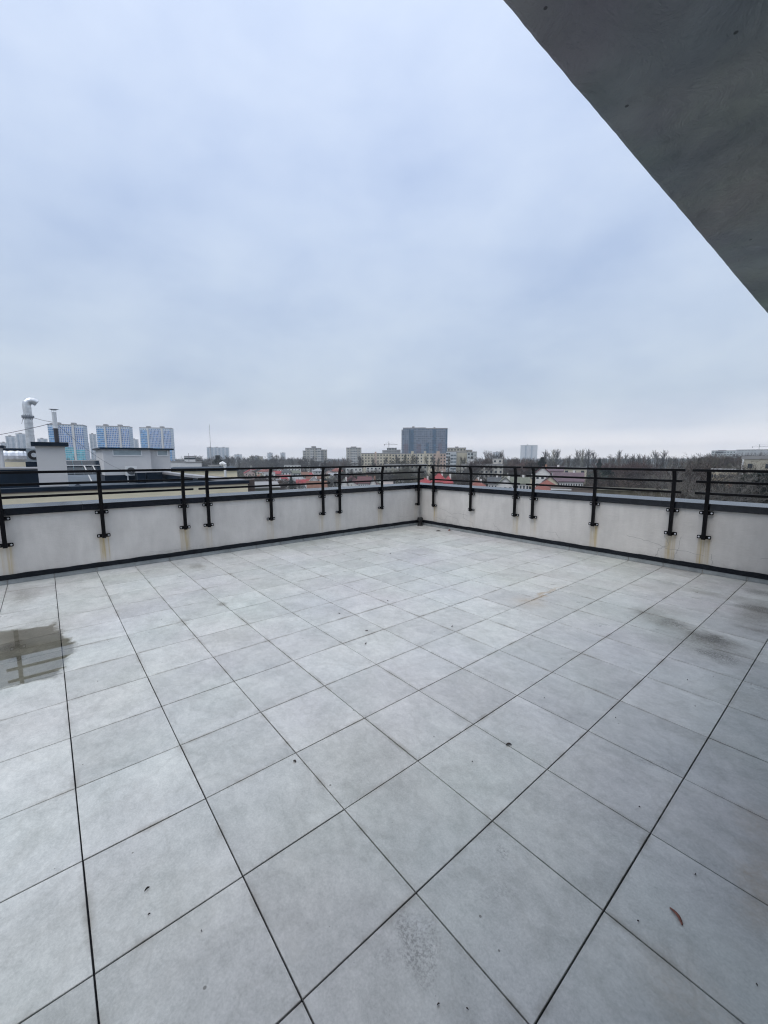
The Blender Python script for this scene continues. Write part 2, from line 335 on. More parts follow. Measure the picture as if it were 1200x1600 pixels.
def parapet(side):
    # local frame: s = coordinate along the wall, outward = away from the terrace
    if side == 'L':
        s0, s1 = Y0, YW + .40; P = lambda s, o, z: (XW - o, s, z); posts = sum(POSTL, []); corner = YW
        lab = 'long pale plaster parapet with dark metal coping along the terrace side facing the neighbouring roof'
    else:
        s0, s1 = XW, XF; P = lambda s, o, z: (s, YW + o, z); posts = sum(POSTR, []); corner = XW
        lab = 'pale plaster parapet with hairline cracks and dark coping facing the bare trees'
    root = empty('parapet_wall', P((s0 + s1) / 2, .2, 0), label=lab, cat='parapet', group='parapets round the terrace')
    O = Vector(root.location)
    def PP(s, o, z): return tuple(Vector(P(s, o, z)) - O)
    mb = MB(); st = .02; ns = int((s1 - s0) / st); nz = int((ZC1 - .02) / st)
    S = np.linspace(s0, s1, ns + 1); Z = np.linspace(-.02, ZC1 - .02, nz + 1)
    for z in Z:
        for s in S: mb.v.append(PP(s, 0, z))
    for a in range(nz):
        for b in range(ns):
            i = a * (ns + 1) + b; mb.f.append((i, i + 1, i + ns + 2, i + ns + 1)); mb.m.append(0)
    nv = len(mb.v)
    for q in ([(s0, .004, -.02), (s0, .37, -.02), (s0, .37, ZC1 - .02), (s0, .004, ZC1 - .02)], [(s1, .004, -.02), (s1, .37, -.02), (s1, .37, ZC1 - .02), (s1, .004, ZC1 - .02)],
              [(s0, .37, -.4), (s1, .37, -.4), (s1, .37, ZC1 - .02), (s0, .37, ZC1 - .02)]):
        mb.face([PP(*p) for p in q])
    o = mb.build('wall', PL, root)
    rnd = np.random.RandomState(11 if side == 'L' else 12)
    SS, ZZ = np.meshgrid(S, Z); rust = np.zeros_like(SS); dirt = np.zeros_like(SS)
    strength = dict(L=[.15, .55, .35, .3, .3, .25, .9, .75, .55, .4, .5, .4], R=[.5, .15, .4, .3, .85, .9, 1.0, .5, .5])[side]
    for p, k in zip(posts, strength):
        for dx, ww, kk in ((-.05, .012, 1), (.05, .012, .8), (rnd.uniform(-.03, .03), .02, .9), (0, .06, .45)):
            dx = dx + rnd.uniform(-.008, .008)
            zl = rnd.uniform(.10, .22)
            g = np.exp(-((SS - p - dx) / ww) ** 2) * (ZZ < .53) * np.clip((ZZ - zl + .12) / .2, 0, 1)
            rust += g * k * kk * 1.25
    for _ in range(26):
        c_ = rnd.uniform(s0, s1); wd = rnd.uniform(.008, .03); ln_ = rnd.uniform(.1, .7); dirt += np.exp(-((SS - c_ - .01 * np.sin(ZZ * 14)) / wd) ** 2) * np.clip(1 - (ZC0 - ZZ) / ln_, 0, 1) * rnd.uniform(.05, .2)
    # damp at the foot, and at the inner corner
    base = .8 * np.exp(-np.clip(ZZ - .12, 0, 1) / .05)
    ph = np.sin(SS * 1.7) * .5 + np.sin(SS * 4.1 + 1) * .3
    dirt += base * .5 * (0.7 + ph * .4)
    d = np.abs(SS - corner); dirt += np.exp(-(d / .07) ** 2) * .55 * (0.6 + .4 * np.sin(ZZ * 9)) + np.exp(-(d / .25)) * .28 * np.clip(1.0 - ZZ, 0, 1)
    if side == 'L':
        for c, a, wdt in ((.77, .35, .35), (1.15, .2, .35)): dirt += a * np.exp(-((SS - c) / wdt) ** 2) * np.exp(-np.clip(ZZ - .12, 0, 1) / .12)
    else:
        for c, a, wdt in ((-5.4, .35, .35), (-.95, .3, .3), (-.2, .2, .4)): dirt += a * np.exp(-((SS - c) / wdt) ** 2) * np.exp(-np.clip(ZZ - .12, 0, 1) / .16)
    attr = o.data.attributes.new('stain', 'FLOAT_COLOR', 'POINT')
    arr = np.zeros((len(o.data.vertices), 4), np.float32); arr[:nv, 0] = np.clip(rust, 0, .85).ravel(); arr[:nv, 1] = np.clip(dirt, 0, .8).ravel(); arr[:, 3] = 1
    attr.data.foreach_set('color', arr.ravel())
    # coping: folded sheet with drip edge, in lengths with a seam
    e0, e1 = (s0, s1 + .005) if side == 'L' else (s0 + .035, s1)
    mb = MB(); nseg = max(1, round((e1 - e0) / 2.0)); cuts = [e0 + (e1 - e0) * k / nseg for k in range(nseg + 1)]
    for a, b in zip(cuts, cuts[1:]):
        a += .0015; b -= .0015
        prof = [(-.035, ZC0), (-.035, ZC1 - .004), (-.031, ZC1), (.40, ZC1 + .018), (.404, ZC1 + .014), (.404, ZC0)]
        for (o0, z0), (o1, z1) in zip(prof, prof[1:]): mb.face([PP(a, o0, z0), PP(b, o0, z0), PP(b, o1, z1), PP(a, o1, z1)], 0)
        mb.face([PP(a, -.035, ZC0), PP(b, -.035, ZC0), PP(b, .002, ZC0 + .004), PP(a, .002, ZC0 + .004)], 0)
        for s in (a, b): mb.face([PP(s, o_, z_) for o_, z_ in prof], 0)
    mb.build('coping', COPE, root, fix=False)
    # flashing strip (black, wavy sealant edge) and skirting of cut tiles
    mb = MB(); n = int((s1 - s0) / .06)
    for k in range(n):
        a = s0 + (s1 - s0) * k / n; b = s0 + (s1 - s0) * (k + 1) / n
        za = ZF + .003 * math.sin(a * 9) + .002 * math.sin(a * 23); zb = ZF + .003 * math.sin(b * 9) + .002 * math.sin(b * 23)
        mb.face([PP(a, -.020, ZS - .004), PP(b, -.020, ZS - .004), PP(b, -.018, zb), PP(a, -.018, za)])
        mb.face([PP(a, -.018, za), PP(b, -.018, zb), PP(b, .002, zb + .008), PP(a, .002, za + .008)])
        mb.face([PP(a, -.020, ZS - .004), PP(b, -.020, ZS - .004), PP(b, .001, ZS - .004), PP(a, .001, ZS - .004)])
    mb.build('flashing', FLASH, root)
    mb = MB(); j = math.floor(s0 / T)
    while j * T < (YW if side == 'L' else s1):
        a = max(j * T + .005, s0 + (.016 if side == 'R' else 0)); b = min((j + 1) * T - .005, (YW - .016) if side == 'L' else s1)
        if b - a > .02:
            q = [PP(a, -.013, .003), PP(b, -.013, .003), PP(b, -.001, .003), PP(a, -.001, .003), PP(a, -.013, ZS), PP(b, -.013, ZS), PP(b, -.001, ZS), PP(a, -.001, ZS)]
            mb.hexa(q)
        j += 1
    mb.build('skirting', TILE2, root)
    # hairline cracks
    rnd = random.Random(4)
    def crack(pts, wdt=.0035):
        pts2 = []
        for (a, b) in zip(pts, pts[1:]):
            for k in range(6):
                t = k / 6; pts2.append((a[0] + (b[0] - a[0]) * t + rnd.uniform(-.012, .012), a[1] + (b[1] - a[1]) * t + rnd.uniform(-.010, .010)))
        pts2.append(pts[-1])
        for a, b in zip(pts2, pts2[1:]):
            dx, dz = b[0] - a[0], b[1] - a[1]; l = math.hypot(dx, dz) or 1; nx, nz_ = -dz / l * wdt / 2, dx / l * wdt / 2
            cm.face([PP(a[0] - nx, -.0012, a[1] - nz_), PP(b[0] - nx, -.0012, b[1] - nz_), PP(b[0] + nx, -.0012, b[1] + nz_), PP(a[0] + nx, -.0012, a[1] + nz_)])
    cm = MB()
    if side == 'R':
        for pl in ([(-5.75, .50), (-5.35, .38), (-5.15, .43), (-4.9, .40)], [(-5.0, .52), (-5.02, .33), (-4.75, .25), (-4.72, .13)], [(-5.9, .25), (-5.6, .2), (-5.5, .33), (-5.2, .3), (-5.12, .14)],
                   [(-5.6, .2), (-5.55, .14)], [(-1.55, .42), (-1.3, .38), (-1.1, .34), (-.95, .29), (-.78, .30), (-.5, .26)], [(-1.02, .5), (-.95, .36), (-1.08, .27), (-1.12, .14)],
                   [(-.80, .5), (-.83, .3), (-.88, .14)], [(.1, .33), (.3, .36), (.6, .28)], [(-4.2, .3), (-4.1, .22), (-4.0, .13)], [(-3.0, .27), (-2.8, .30), (-2.7, .2)], [(-.42, .3), (-.40, .14)]):
            crack(pl)
    else:
        for pl in ([(5.6, .3), (5.9, .24), (6.1, .27)], [(.2, .2), (.5, .17), (.9, .2)]): crack(pl, .002)
    cm.build('crack', CRACK, root)
TILE2 = mat('skirting_tile', (.24, .26, .265), 0.6, 0.22, 6, bump=.1, bscale=40)
parapet('L'); parapet('R')
# ------------------------------------------------------------------ railing sections
ZR = (1.188, 1.355, 1.520)
def railing(side, posts, ext, label):
    if side == 'L': P = lambda s, o, z: Vector((XW + o, s, z))
    else: P = lambda s, o, z: Vector((s, YW - o, z))
    mid = posts[1]; root = empty('railing_section', P(mid, .075, 0), label=label, cat='railing', group='black railing sections on the parapets')
    O = root.location.copy(); OC = .075
    lo, hi = min(posts) - ext[0], max(posts) + ext[1]
    def bendo(z):
        t = max(0.0, (z - 1.33) / .19); return OC + .055 * t * t
    def rail(z, w, h, name, cutlo=0, cuthi=0):
        mb = MB(); o = bendo(z)
        mb.tube([P(lo + cutlo, o, z) - O, P(hi - cuthi, o, z) - O], 1, 4)
        # rescale the square profile to w x h
        for i, v in enumerate(mb.v):
            c = P(v[1] if side == 'L' else v[0], o, z) - O if False else None
        mb = MB(); a, b = lo + cutlo, hi - cuthi
        q = [P(a, o - w / 2, z - h / 2), P(b, o - w / 2, z - h / 2), P(b, o + w / 2, z - h / 2), P(a, o + w / 2, z - h / 2)]
        q += [p + Vector((0, 0, h)) for p in q]
        mb.hexa([p - O for p in q]); ob = mb.build(name, BLACK, root)
        bv = ob.modifiers.new('bevel', 'BEVEL'); bv.width = .004; bv.segments = 2
    rail(ZR[2] + .0, .050, .036, 'handrail')
    rail(ZR[1], .030, .034, 'rail', .04, .04); rail(ZR[0], .030, .034, 'rail', .04, .04)
    for p in posts:
        mb = MB(); zs = [.515, 1.33, 1.37, 1.41, 1.45, 1.48, 1.504]
        w = .024; d = .019
        rings = []
        for z in zs:
            o = bendo(z); b = len(mb.v)
            for a_, c_ in ((-w, -d), (w, -d), (w, d), (-w, d)): mb.v.append(tuple(P(p + a_, o + c_, z) - O))
            rings.append(b)
        for a, b in zip(rings, rings[1:]):
            for k in range(4): mb.f.append((a + k, a + (k + 1) % 4, b + (k + 1) % 4, b + k)); mb.m.append(0)
        mb.f += [tuple(rings[0] + k for k in range(4)), tuple(rings[-1] + k for k in range(4))]; mb.m += [0, 0]
        post = mb.build('post', BLACK, root)
        for z in (.548, .905):
            mb = MB()
            # plate with rounded ends on the wall, stub and two bolts
            n = 6; hw, hh = .085, .026; r = .012; pl = []
            for cx_, cz_, a0 in ((hw - r, hh - r, 0), (-hw + r, hh - r, 90), (-hw + r, -hh + r, 180), (hw - r, -hh + r, 270)):
                for k in range(4): a = R_(a0 + 30 * k); pl.append((cx_ + r * math.cos(a), cz_ + r * math.sin(a)))
            f_ = [P(p + a, .046, z + c) - O for a, c in pl]; b_ = [P(p + a, .038, z + c) - O for a, c in pl]
            mb.face(f_); mb.face(b_[::-1])
            for k in range(len(pl)): j = (k + 1) % len(pl); mb.face([b_[k], b_[j], f_[j], f_[k]])
            q = [P(p - .017, .046, z - .017), P(p + .017, .046, z - .017), P(p + .017, .060, z - .017), P(p - .017, .060, z - .017)]
            mb.hexa([v - O for v in q] + [v - O + Vector((0, 0, .034)) for v in q])
            for sx in (-.062, .062):
                mb.tube([P(p + sx, .001, z) - O, P(p + sx, .038, z) - O], .007, 8, 0)
                mb.tube([P(p + sx, .046, z) - O, P(p + sx, .049, z) - O], .0125, 10, 1)
                mb.tube([P(p + sx, .049, z) - O, P(p + sx, .056, z) - O], .008, 6, 1)
            mb.build('bracket', [BLACK, BOLT], post)
railing('L', POSTL[0], (.18, .215), 'black railing section ending at the inner corner above the parapet beside the neighbouring roof')
railing('L', POSTL[1], (.18, .22), 'black railing section with middle post beside the cream wall end and suburb roofs')
railing('L', POSTL[2], (.18, .20), 'black railing section crossing in front of the neighbour chimney and rooftop cabin')
railing('L', POSTL[3], (.18, .20), 'black railing section cut by the picture edge, only one post end showing')
railing('R', POSTR[0], (.14, .14), 'black railing section starting at the inner corner above the cracked plaster')
railing('R', POSTR[1], (.20, .14), 'black railing section between the white maroon-roofed villa and the tall bare tree')
railing('R', POSTR[2], (.19, .20), 'black railing section nearest the roof overhang, in front of the cream house')
# ------------------------------------------------------------------ drain outlet at the corner
def drain():
    c = Vector((-6.30, 6.27, 0)); DR = mat('black_plastic', (.012, .012, .013), .5, .3, 20)
    root = empty('drain_outlet', c, label='small black drain outlet stub standing in the inner corner of the parapets', cat='drain outlet')
    mb = MB(); n = 16
    prof = [(.075, .001), (.075, .012), (.052, .03), (.045, .08), (.047, .12), (.066, .135)]
    mb.tube([(0, 0, z) for r, z in prof], [r for r, z in prof], n, ref=(1, 0, 0)); mb.build('body', DR, root, smooth=False)
    mb = MB(); prof = [(.072, .136), (.074, .16), (.070, .20), (.055, .214)]
    mb.tube([(0, 0, z) for r, z in prof], [r for r, z in prof], n, ref=(1, 0, 0))
    mb.build('cap', DR, root)
drain()
# ------------------------------------------------------------------ litter on the tiles
LEAF = mat('dry_brown_pod', (.16, .055, .035), .7, .35, 60)
DARKB = mat('dark_litter', (.04, .032, .028), .8, .4, 60)
def litter(name, label, x, y, ln, wd, rz, cat, m, curl=.006, group=None):
    c = onZ(x, y); mb = MB(); n = 7; rnd = random.Random(int(x * y))
    for k in range(n):
        t = k / (n - 1); h = wd * (0.35 + .65 * math.sin(math.pi * (0.15 + .8 * t)) ** .8) * (1 if name != 'leaf' else .55 + .6 * t)
        z = .004 + curl * math.sin(math.pi * t) + rnd.uniform(0, .001); xx = (t - .5) * ln; yy = .15 * ln * math.sin(2.3 * t)
        mb.v += [(xx, yy - h / 2, z), (xx, yy, z + h * .15 + .002), (xx, yy + h / 2, z), (xx, yy, .002)]
    for k in range(n - 1):
        a = 4 * k; b = a + 4
        for i in range(4): j = (i + 1) % 4; mb.f.append((a + i, a + j, b + j, b + i)); mb.m.append(0)
    mb.f += [(0, 1, 2, 3), (4 * n - 4, 4 * n - 3, 4 * n - 2, 4 * n - 1)]; mb.m += [0, 0]
    o = mb.build(name, m); o.location = (c.x, c.y, 0); o.rotation_euler = (0, 0, rz)
    tag(o, label, cat, group)
AX = TH  # image-right direction on the floor
litter('seed_pod', 'flat reddish brown seed pod lying alone on the tile nearest the camera right side', 1055, 1433, .056, .013, math.atan2((onZ(1062, 1446) - onZ(1047, 1421)).y, (onZ(1062, 1446) - onZ(1047, 1421)).x), 'seed pod', LEAF)
litter('dry_leaf', 'curled dark leaf crumb lying on a tile joint between seed pod and parapet', 795, 1165, .035, .012, R_(50), 'leaf', DARKB, .008)
litter('dry_leaf', 'tiny black triangular leaf scrap lying just beyond a tile crossing', 460, 1191, .018, .012, R_(10), 'leaf', DARKB)
litter('twig', 'thin short dark twig on a tile in the lower left of the terrace', 230, 1391, .020, .0014, math.atan2((onZ(235, 1388) - onZ(227, 1394)).y, (onZ(235, 1388) - onZ(227, 1394)).x), 'twig', DARKB)
litter('dry_leaf', 'dark leaf scrap close to the corner drain outlet', 685, 830, .11, .035, R_(50), 'leaf', DARKB, .01)
litter('dry_leaf', 'brown crumpled leaf by the skirting under the cracked plaster', 703, 829, .09, .05, R_(100), 'leaf', LEAF, .015)
litter('dry_leaf', 'smaller brown leaf touching the skirting right of the crumpled leaf', 709, 828, .06, .04, R_(20), 'leaf', LEAF, .015)
for k, (x, y) in enumerate([(530, 959), (573, 986), (572, 1006), (606, 939), (610, 865), (706, 979), (678, 1152), (738, 1191), (851, 1091), (962, 1122), (1074, 1063), (1114, 1058), (1086, 1104), (999, 1262), (233, 1430), (315, 1456), (997, 1440), (1086, 1367), (1182, 1540), (730, 1578), (685, 1571), (153, 1065)]):
    litter('dirt_crumb', 'tiny dark dirt crumb scattered on the tiles', x, y, .005 + .002 * (k % 3) + (.02 if y < 1010 else 0), .0035 + (.006 if y < 1010 else 0), k, 'dirt crumb', DARKB, .002, 'dirt crumbs scattered over the terrace')
# ------------------------------------------------------------------ building carrying the terrace and the overhang
def host():
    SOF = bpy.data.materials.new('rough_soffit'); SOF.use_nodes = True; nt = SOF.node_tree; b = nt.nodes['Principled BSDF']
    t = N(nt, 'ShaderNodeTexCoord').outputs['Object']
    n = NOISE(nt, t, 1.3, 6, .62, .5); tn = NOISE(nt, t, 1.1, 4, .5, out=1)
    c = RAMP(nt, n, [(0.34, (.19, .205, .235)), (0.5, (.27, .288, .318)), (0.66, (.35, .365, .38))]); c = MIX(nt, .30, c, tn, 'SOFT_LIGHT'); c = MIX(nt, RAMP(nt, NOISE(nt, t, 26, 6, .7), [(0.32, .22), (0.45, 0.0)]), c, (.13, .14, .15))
    v = N(nt, 'ShaderNodeTexVoronoi'); v.inputs['Scale'].default_value = 14; L(nt, t, v.inputs['Vector'])
    pit = MATH(nt, 'MULTIPLY', MATH(nt, 'LESS_THAN', v.outputs['Distance'], .08), RAMP(nt, NOISE(nt, t, 3, 2), [(0.55, 0.), (0.6, 1.)]))
    c = MIX(nt, MATH(nt, 'MULTIPLY', pit, .7), c, (.04, .04, .04))
    L(nt, c, b.inputs['Base Color']); b.inputs['Roughness'].default_value = .95; b.inputs['Specular IOR Level'].default_value = .1
    
    bn = N(nt, 'ShaderNodeBump'); bn.inputs['Strength'].default_value = 0.9; bn.inputs['Distance'].default_value = 0.012
    h = MATH(nt, 'ADD', MATH(nt, 'MULTIPLY', NOISE(nt, t, 7, 8, .72, .8), 1.8), MATH(nt, 'MULTIPLY', NOISE(nt, t, 110, 3, .7), .18)); L(nt, h, bn.inputs['Height']); L(nt, bn.outputs[0], b.inputs['Normal'])
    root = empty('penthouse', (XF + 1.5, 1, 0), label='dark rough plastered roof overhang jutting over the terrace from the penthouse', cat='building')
    O = Vector(root.location)
    # slab with an uneven rendered edge
    mb = MB(); y0, y1, z0, z1, x1 = -4.6, 7.2, 2.80, 3.06, XF + 3.5; n = 420; rnd = random.Random(9)
    pr = []; ph = [rnd.uniform(0, 6) for _ in range(6)]; XE = 0.322
    for k in range(n + 1):
        y = y0 + (y1 - y0) * k / n
        x = .298 + .012 * y + .0008 * math.sin(y * 3.1 + ph[0]) + .0006 * math.sin(y * 9 + ph[1]) + .0012 * 0.3 * math.sin(y * 31 + ph[2]) + rnd.uniform(-.0006, .0006)
        if rnd.random() < .03 and y < 1: x -= rnd.uniform(.001, .003)
        pr.append((x, y))
    g = 30
    for k, (x, y) in enumerate(pr):
        mb.v += [(x, y, z0 + .002), (x - .001, y, z1), (x1, y, z1), (x1, y, z0), (x + .01, y, z0)]
    for k in range(n):
        a = 5 * k; b_ = a + 5
        for i in range(5): j = (i + 1) % 5; mb.f.append((a + i, a + j, b_ + j, b_ + i)); mb.m.append(0)
    mb.f += [(0, 1, 2, 3, 4), (5 * n, 5 * n + 1, 5 * n + 2, 5 * n + 3, 5 * n + 4)]; mb.m += [0, 0]
    mb.v = [(a - O.x, b_ - O.y, c_) for a, b_, c_ in mb.v]
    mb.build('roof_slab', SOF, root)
    W = mat('penthouse_render', (.5, .5, .49), .85, .08, 2, bump=.2, bscale=120)
    mb = MB()
    def bx(m, a, b_, c_, d, e, f): m.box(a - O.x, b_ - O.x, c_ - O.y, d - O.y, e, f)
    bx(mb, XF, XF + 3.3, -4.5, -3.2, 0, 2.8); bx(mb, XF, XF + 3.3, 1.2, 7.0, 0, 2.8); bx(mb, XF, XF + .3, -3.2, 1.2, 2.3, 2.8)
    mb.build('wall', W, root)
    G = mat('dark_glass', (.03, .035, .04), .05, .1, 2); FR = mat('anthracite_frame', (.03, .032, .035), .4, .1, 5)
    mb = MB(); bx(mb, XF + .12, XF + .14, -3.2, 1.2, .05, 2.3); d = mb.build('glazed_door', G, root)
    mb = MB()
    for y in (-3.2, -1.75, -.3, 1.13): bx(mb, XF + .09, XF + .17, y, y + .07, 0.002, 2.3)
    bx(mb, XF + .10, XF + .16, -3.13, 1.13, 0.003, .06)
    mb.build('frame', FR, d)
    # storeys below the terrace
    mb = MB(); mb.box(XW - .36 - O.x, XF + 3.3 - O.x, Y0 - O.y, YW + .36 - O.y, GROUND, -.03)
    mb.build('lower_storeys', mat('lower_render', (.55, .54, .5), .85, .08, 1.5), root)
host()
# ------------------------------------------------------------------ ground
def ground():
    m = bpy.data.materials.new('winter_ground'); m.use_nodes = True; nt = m.node_tree; b = nt.nodes['Principled BSDF']
    t = N(nt, 'ShaderNodeTexCoord').outputs['Object']
    n = NOISE(nt, t, .02, 8, .65)
    L(nt, RAMP(nt, n, [(0.35, (.045, .05, .035)), (0.5, (.075, .068, .055)), (0.62, (.11, .10, .085)), (0.72, (.16, .155, .15))]), b.inputs['Base Color'])
    b.inputs['Roughness'].default_value = .95
    mb = MB(); S = 3600
    for i in range(12):
        for j in range(12):
            x0, x1 = -S + i * S / 6, -S + (i + 1) * S / 6; y0, y1 = -S + j * S / 6, -S + (j + 1) * S / 6
            mb.face([(x0, y0, GROUND), (x1, y0, GROUND), (x1, y1, GROUND), (x0, y1, GROUND)])
    tag(mb.build('ground', m), kind='structure')
ground()
# ------------------------------------------------------------------ neighbouring roof (left)
CREAM = mat('cream_render', (.72, .655, .49), .9, .07, 1.2, bump=.3, bscale=150)
WHITER = mat('white_render', (.55, .55, .55), .9, .06, 1.0, bump=.2, bscale=80)
NAVY = mat('navy_sheet_metal', (.008, .017, .030), .5, .3, 2, spec=.2)
ROOFM = mat('roof_membrane', (.07, .09, .11), .7, .35, .8)
GREYC = mat('grey_coping', (.30, .30, .31), .5, .1, 3)
GALV = mat('galvanised_duct', (.62, .64, .66), .32, .2, 6, metal=.75, bump=.3, bscale=14)
FOIL = mat('foil_wrap', (.68, .70, .73), .35, .2, 9, metal=.55, bump=1.0, bscale=12)
WPL = mat('white_plastic', (.66, .67, .67), .5, .05, 5)
GLASSW = mat('frosted_window', (.30, .36, .38), .25, .15, 3)
NX = -14.0; NZ = 0.90
def neighbour():
    root = empty('neighbour_building', (NX - 8, 0, GROUND), label='neighbouring building with cream walls, dark sheet coping and cluttered flat roof', cat='building')
    O = Vector(root.location)
    def bx(m, a, b, c, d, e, f, k=0): m.box(a - O.x, b - O.x, c - O.y, d - O.y, e - O.z, f - O.z, k)
    yE = onX(387, 755, NX).y; yS = -9
    X2 = -62
    mb = MB(); bx(mb, NX - .35, NX, yS, yE, GROUND, NZ - .14); bx(mb, X2, NX - .35, yE - .35, yE, GROUND, NZ - .14)
    mb.build('wall', CREAM, root)
    mb = MB(); bx(mb, NX - .39, NX + .05, yS, yE + .05, NZ - .11, NZ); mb.build('coping', NAVY, root)
    mb = MB(); bx(mb, NX - .1, NX + .03, yS, yE + .03, NZ - .139, NZ - .111); mb.build('drip_edge', mat('brownish_trim', (.16, .13, .12), .6, .1, 3), root)
    mb = MB(); bx(mb, X2, NX - .40, yE - .39, yE + .05, NZ - .10, NZ + .02); mb.build('end_coping', GREYC, root)
    mb = MB(); bx(mb, X2, NX - .36, yE - .37, yE - .352, NZ - .8, NZ - .12); mb.build('parapet_lining', NAVY, root)
    mb = MB(); bx(mb, X2, NX - .35, yS, yE - .38, NZ - .9, NZ - .52); mb.build('roof', ROOFM, root)
    # dark recess and lower wing past the cream end
    yW = onX(394, 757, NX - .5).y
    mb = MB(); bx(mb, NX - 6, NX - .5, yE + .06, yW + .1, GROUND, NZ - .02); mb.build('side_bay', mat('brown_cladding', (.07, .055, .05), .8, .2, 3), root)
    return yE
NYE = neighbour()
def ax_box(name, m, parent, O, x0, x1, y0, y1, z0, z1):
    mb = MB(); mb.box(x0 - O.x, x1 - O.x, y0 - O.y, y1 - O.y, z0 - O.z, z1 - O.z); return mb.build(name, m, parent)
def rooftop():
    zr = NZ - .52
    # tall chimney stack
    X = NX - .42; yl = onX(58, 725, X).y; yr = onX(104, 725, X).y; zt = onX(80, 697, X).z; zc = onX(80, 691, X).z
    r = empty('chimney_stack', (X - .3, (yl + yr) / 2, zr), label='pale rendered chimney stack with dark flat cap beside the coping of the neighbouring roof', cat='chimney'); O = Vector(r.location)
    ax_box('shaft', WHITER, r, O, X - .65, X, yl, yr, zr, zt); ax_box('cap', NAVY, r, O, X - .74, X + .09, yl - .09, yr + .09, zt, zc)
    ZC = zc; CX = X - .33
    # thin flue on the chimney
    p = onX(92, 690, CX); top = onX(92, 640, CX).z; y = onX(89, 690, CX).y
    r = empty('flue_pipe', (CX, y, ZC), label='thin shiny steel flue pipe with rain cap rising from the chimney stack', cat='flue pipe')
    mb = MB(); mb.tube([(0, 0, 0), (0, 0, .42)], .055, 12); mb.build('lower_pipe', mat('dark_flue', (.06, .06, .07), .4, .2, 4, metal=.5), r)
    h = top - ZC
    mb = MB(); mb.tube([(0, 0, .42), (0, 0, .45), (0, 0, .46), (0, 0, h - .08)], [.07, .07, .056, .056], 14, ref=(1, 0, 0)); mb.build('pipe', GALV, r, smooth=False)
    mb = MB(); mb.tube([(0, 0, h - .03), (0, 0, h)], [.04, .13], 10, ref=(1, 0, 0))
    for a in (0, 2.1, 4.2): mb.tube([(.06 * math.cos(a), .06 * math.sin(a), h - .09), (.06 * math.cos(a), .06 * math.sin(a), h - .01)], .006, 4)
    mb.build('rain_cap', GALV, r)
    flue = Vector((CX, y, ZC + h * .55))
    # big bent duct
    DX = -20.5; y = onX(48, 690, DX).y; b = onX(49, 740, DX).z; zt = onX(48, 633, DX).z; R = abs(onX(56, 660, DX).y - onX(42, 660, DX).y) / 2
    r = empty('ventilation_duct', (DX, y, zr), label='large bent galvanised ventilation duct with elbow outlet rising behind the chimney stack', cat='duct')
    mb = MB(); pts = []; rd = []; z = 0.0; H = zt - zr
    while z < H:
        pts += [(0, 0, z), (0, 0, z + .02), (0, 0, z + .021), (0, 0, z + .14)]; rd += [R * 1.03, R * 1.03, R, R]; z += .15
    mb.tube(pts, rd, 20, ref=(1, 0, 0)); mb.build('riser', GALV, r)
    mb = MB(); pts = []; BR = R * 1.25
    for k in range(6):
        a = R_(k * 27); pts.append((0, BR - BR * math.cos(a), H + BR * math.sin(a)))
    q = Vector(pts[-1]); d = (q - Vector(pts[-2])).normalized(); pts.append(tuple(q + d * R * .3))
    mb.tube(pts, [R * 1.02] * len(pts), 20, caps=False, ref=(1, 0, 0)); mb.tube([pts[0]], [R], 20) if False else None
    e = mb.build('elbow', GALV, r)
    sm = e.modifiers.new('t', 'SOLIDIFY'); sm.thickness = .01
    zc = onX(49, 652, DX).z - zr
    mb = MB(); mb.tube([(0, 0, zc - .06), (0, 0, zc + .06)], R * 1.06, 20, ref=(1, 0, 0))
    for sy in (-1, 1): mb.box(-.03, .05, sy * R * 1.05, sy * (R * 1.05 + .05), zc - .04, zc + .06)
    for k in range(5): mb.tube([(R * .9, -R + k * R * .5, zc - .1), (R * 1.15, -R + k * R * .5, zc), (R * .9, -R + k * R * .5, zc + .1)], .012, 4)
    mb.build('clamp_ring', mat('dull_zinc', (.25, .27, .30), .5, .2, 5, metal=.6), r)
    # guy wires
    WIRE = mat('guy_wire', (.10, .10, .12), .5, .1, 5)
    def wire(a, b_, sag, label):
        mb = MB(); n = 10; c = (a + b_) / 2
        mb.tube([a.lerp(b_, k / n) - c + Vector((0, 0, -sag * 4 * (k / n) * (1 - k / n))) for k in range(n + 1)], .009 if 'slack' not in label else .005, 4)
        o = mb.build('guy_wire', WIRE); o.location = c; tag(o, label, 'wire', 'guy wires on the neighbouring roof')
    cl = Vector((DX, y + R * 1.05, zr + zc)); cr = Vector((DX, y - R * 1.05, zr + zc))
    wire(cl, Vector((CX, flue.y, onX(84, 660, CX).z)), .02, 'thin guy wire from the duct clamp down to the flue pipe')
    wire(cr, onX(34, 662, DX + 1), .0, 'short guy wire running off the far side of the duct clamp')
    wire(onX(-30, 684, -17), Vector((CX, flue.y, onX(84, 660, CX).z)), .03, 'long guy wire passing low behind the duct to the flue pipe')
    wire(Vector((CX, flue.y, onX(84, 660, CX).z)), onX(200, 737, -24), .25, 'slack cable sagging from the flue pipe over the rooftop cabin wall')
    # dark raised roof upstand left of the chimney
    X = NX - 2.5; yr = onX(60, 740, X).y; z1 = onX(30, 731, X).z
    r = empty('roof_upstand', (X - 2, yr - 3, zr), label='dark navy sheet clad raised roof block left of the chimney stack', cat='roof block'); O = Vector(r.location)
    ax_box('cladding', NAVY, r, O, X - 3, X, yr - 7, yr, zr, z1 - .05); ax_box('edge_trim', GREYC, r, O, X - 3.03, X + .03, yr - 7.03, yr + .03, z1 - .05, z1)
    # pale boxes at far left with foil wrapped duct
    X = -19.2; p = lambda x, yy: onX(x, yy, X)
    r = empty('plant_box', (X - .8, p(20, 715).y, z1), label='low pale plant box under dark flat lid behind the foil wrapped duct', cat='plant box'); O = Vector(r.location)
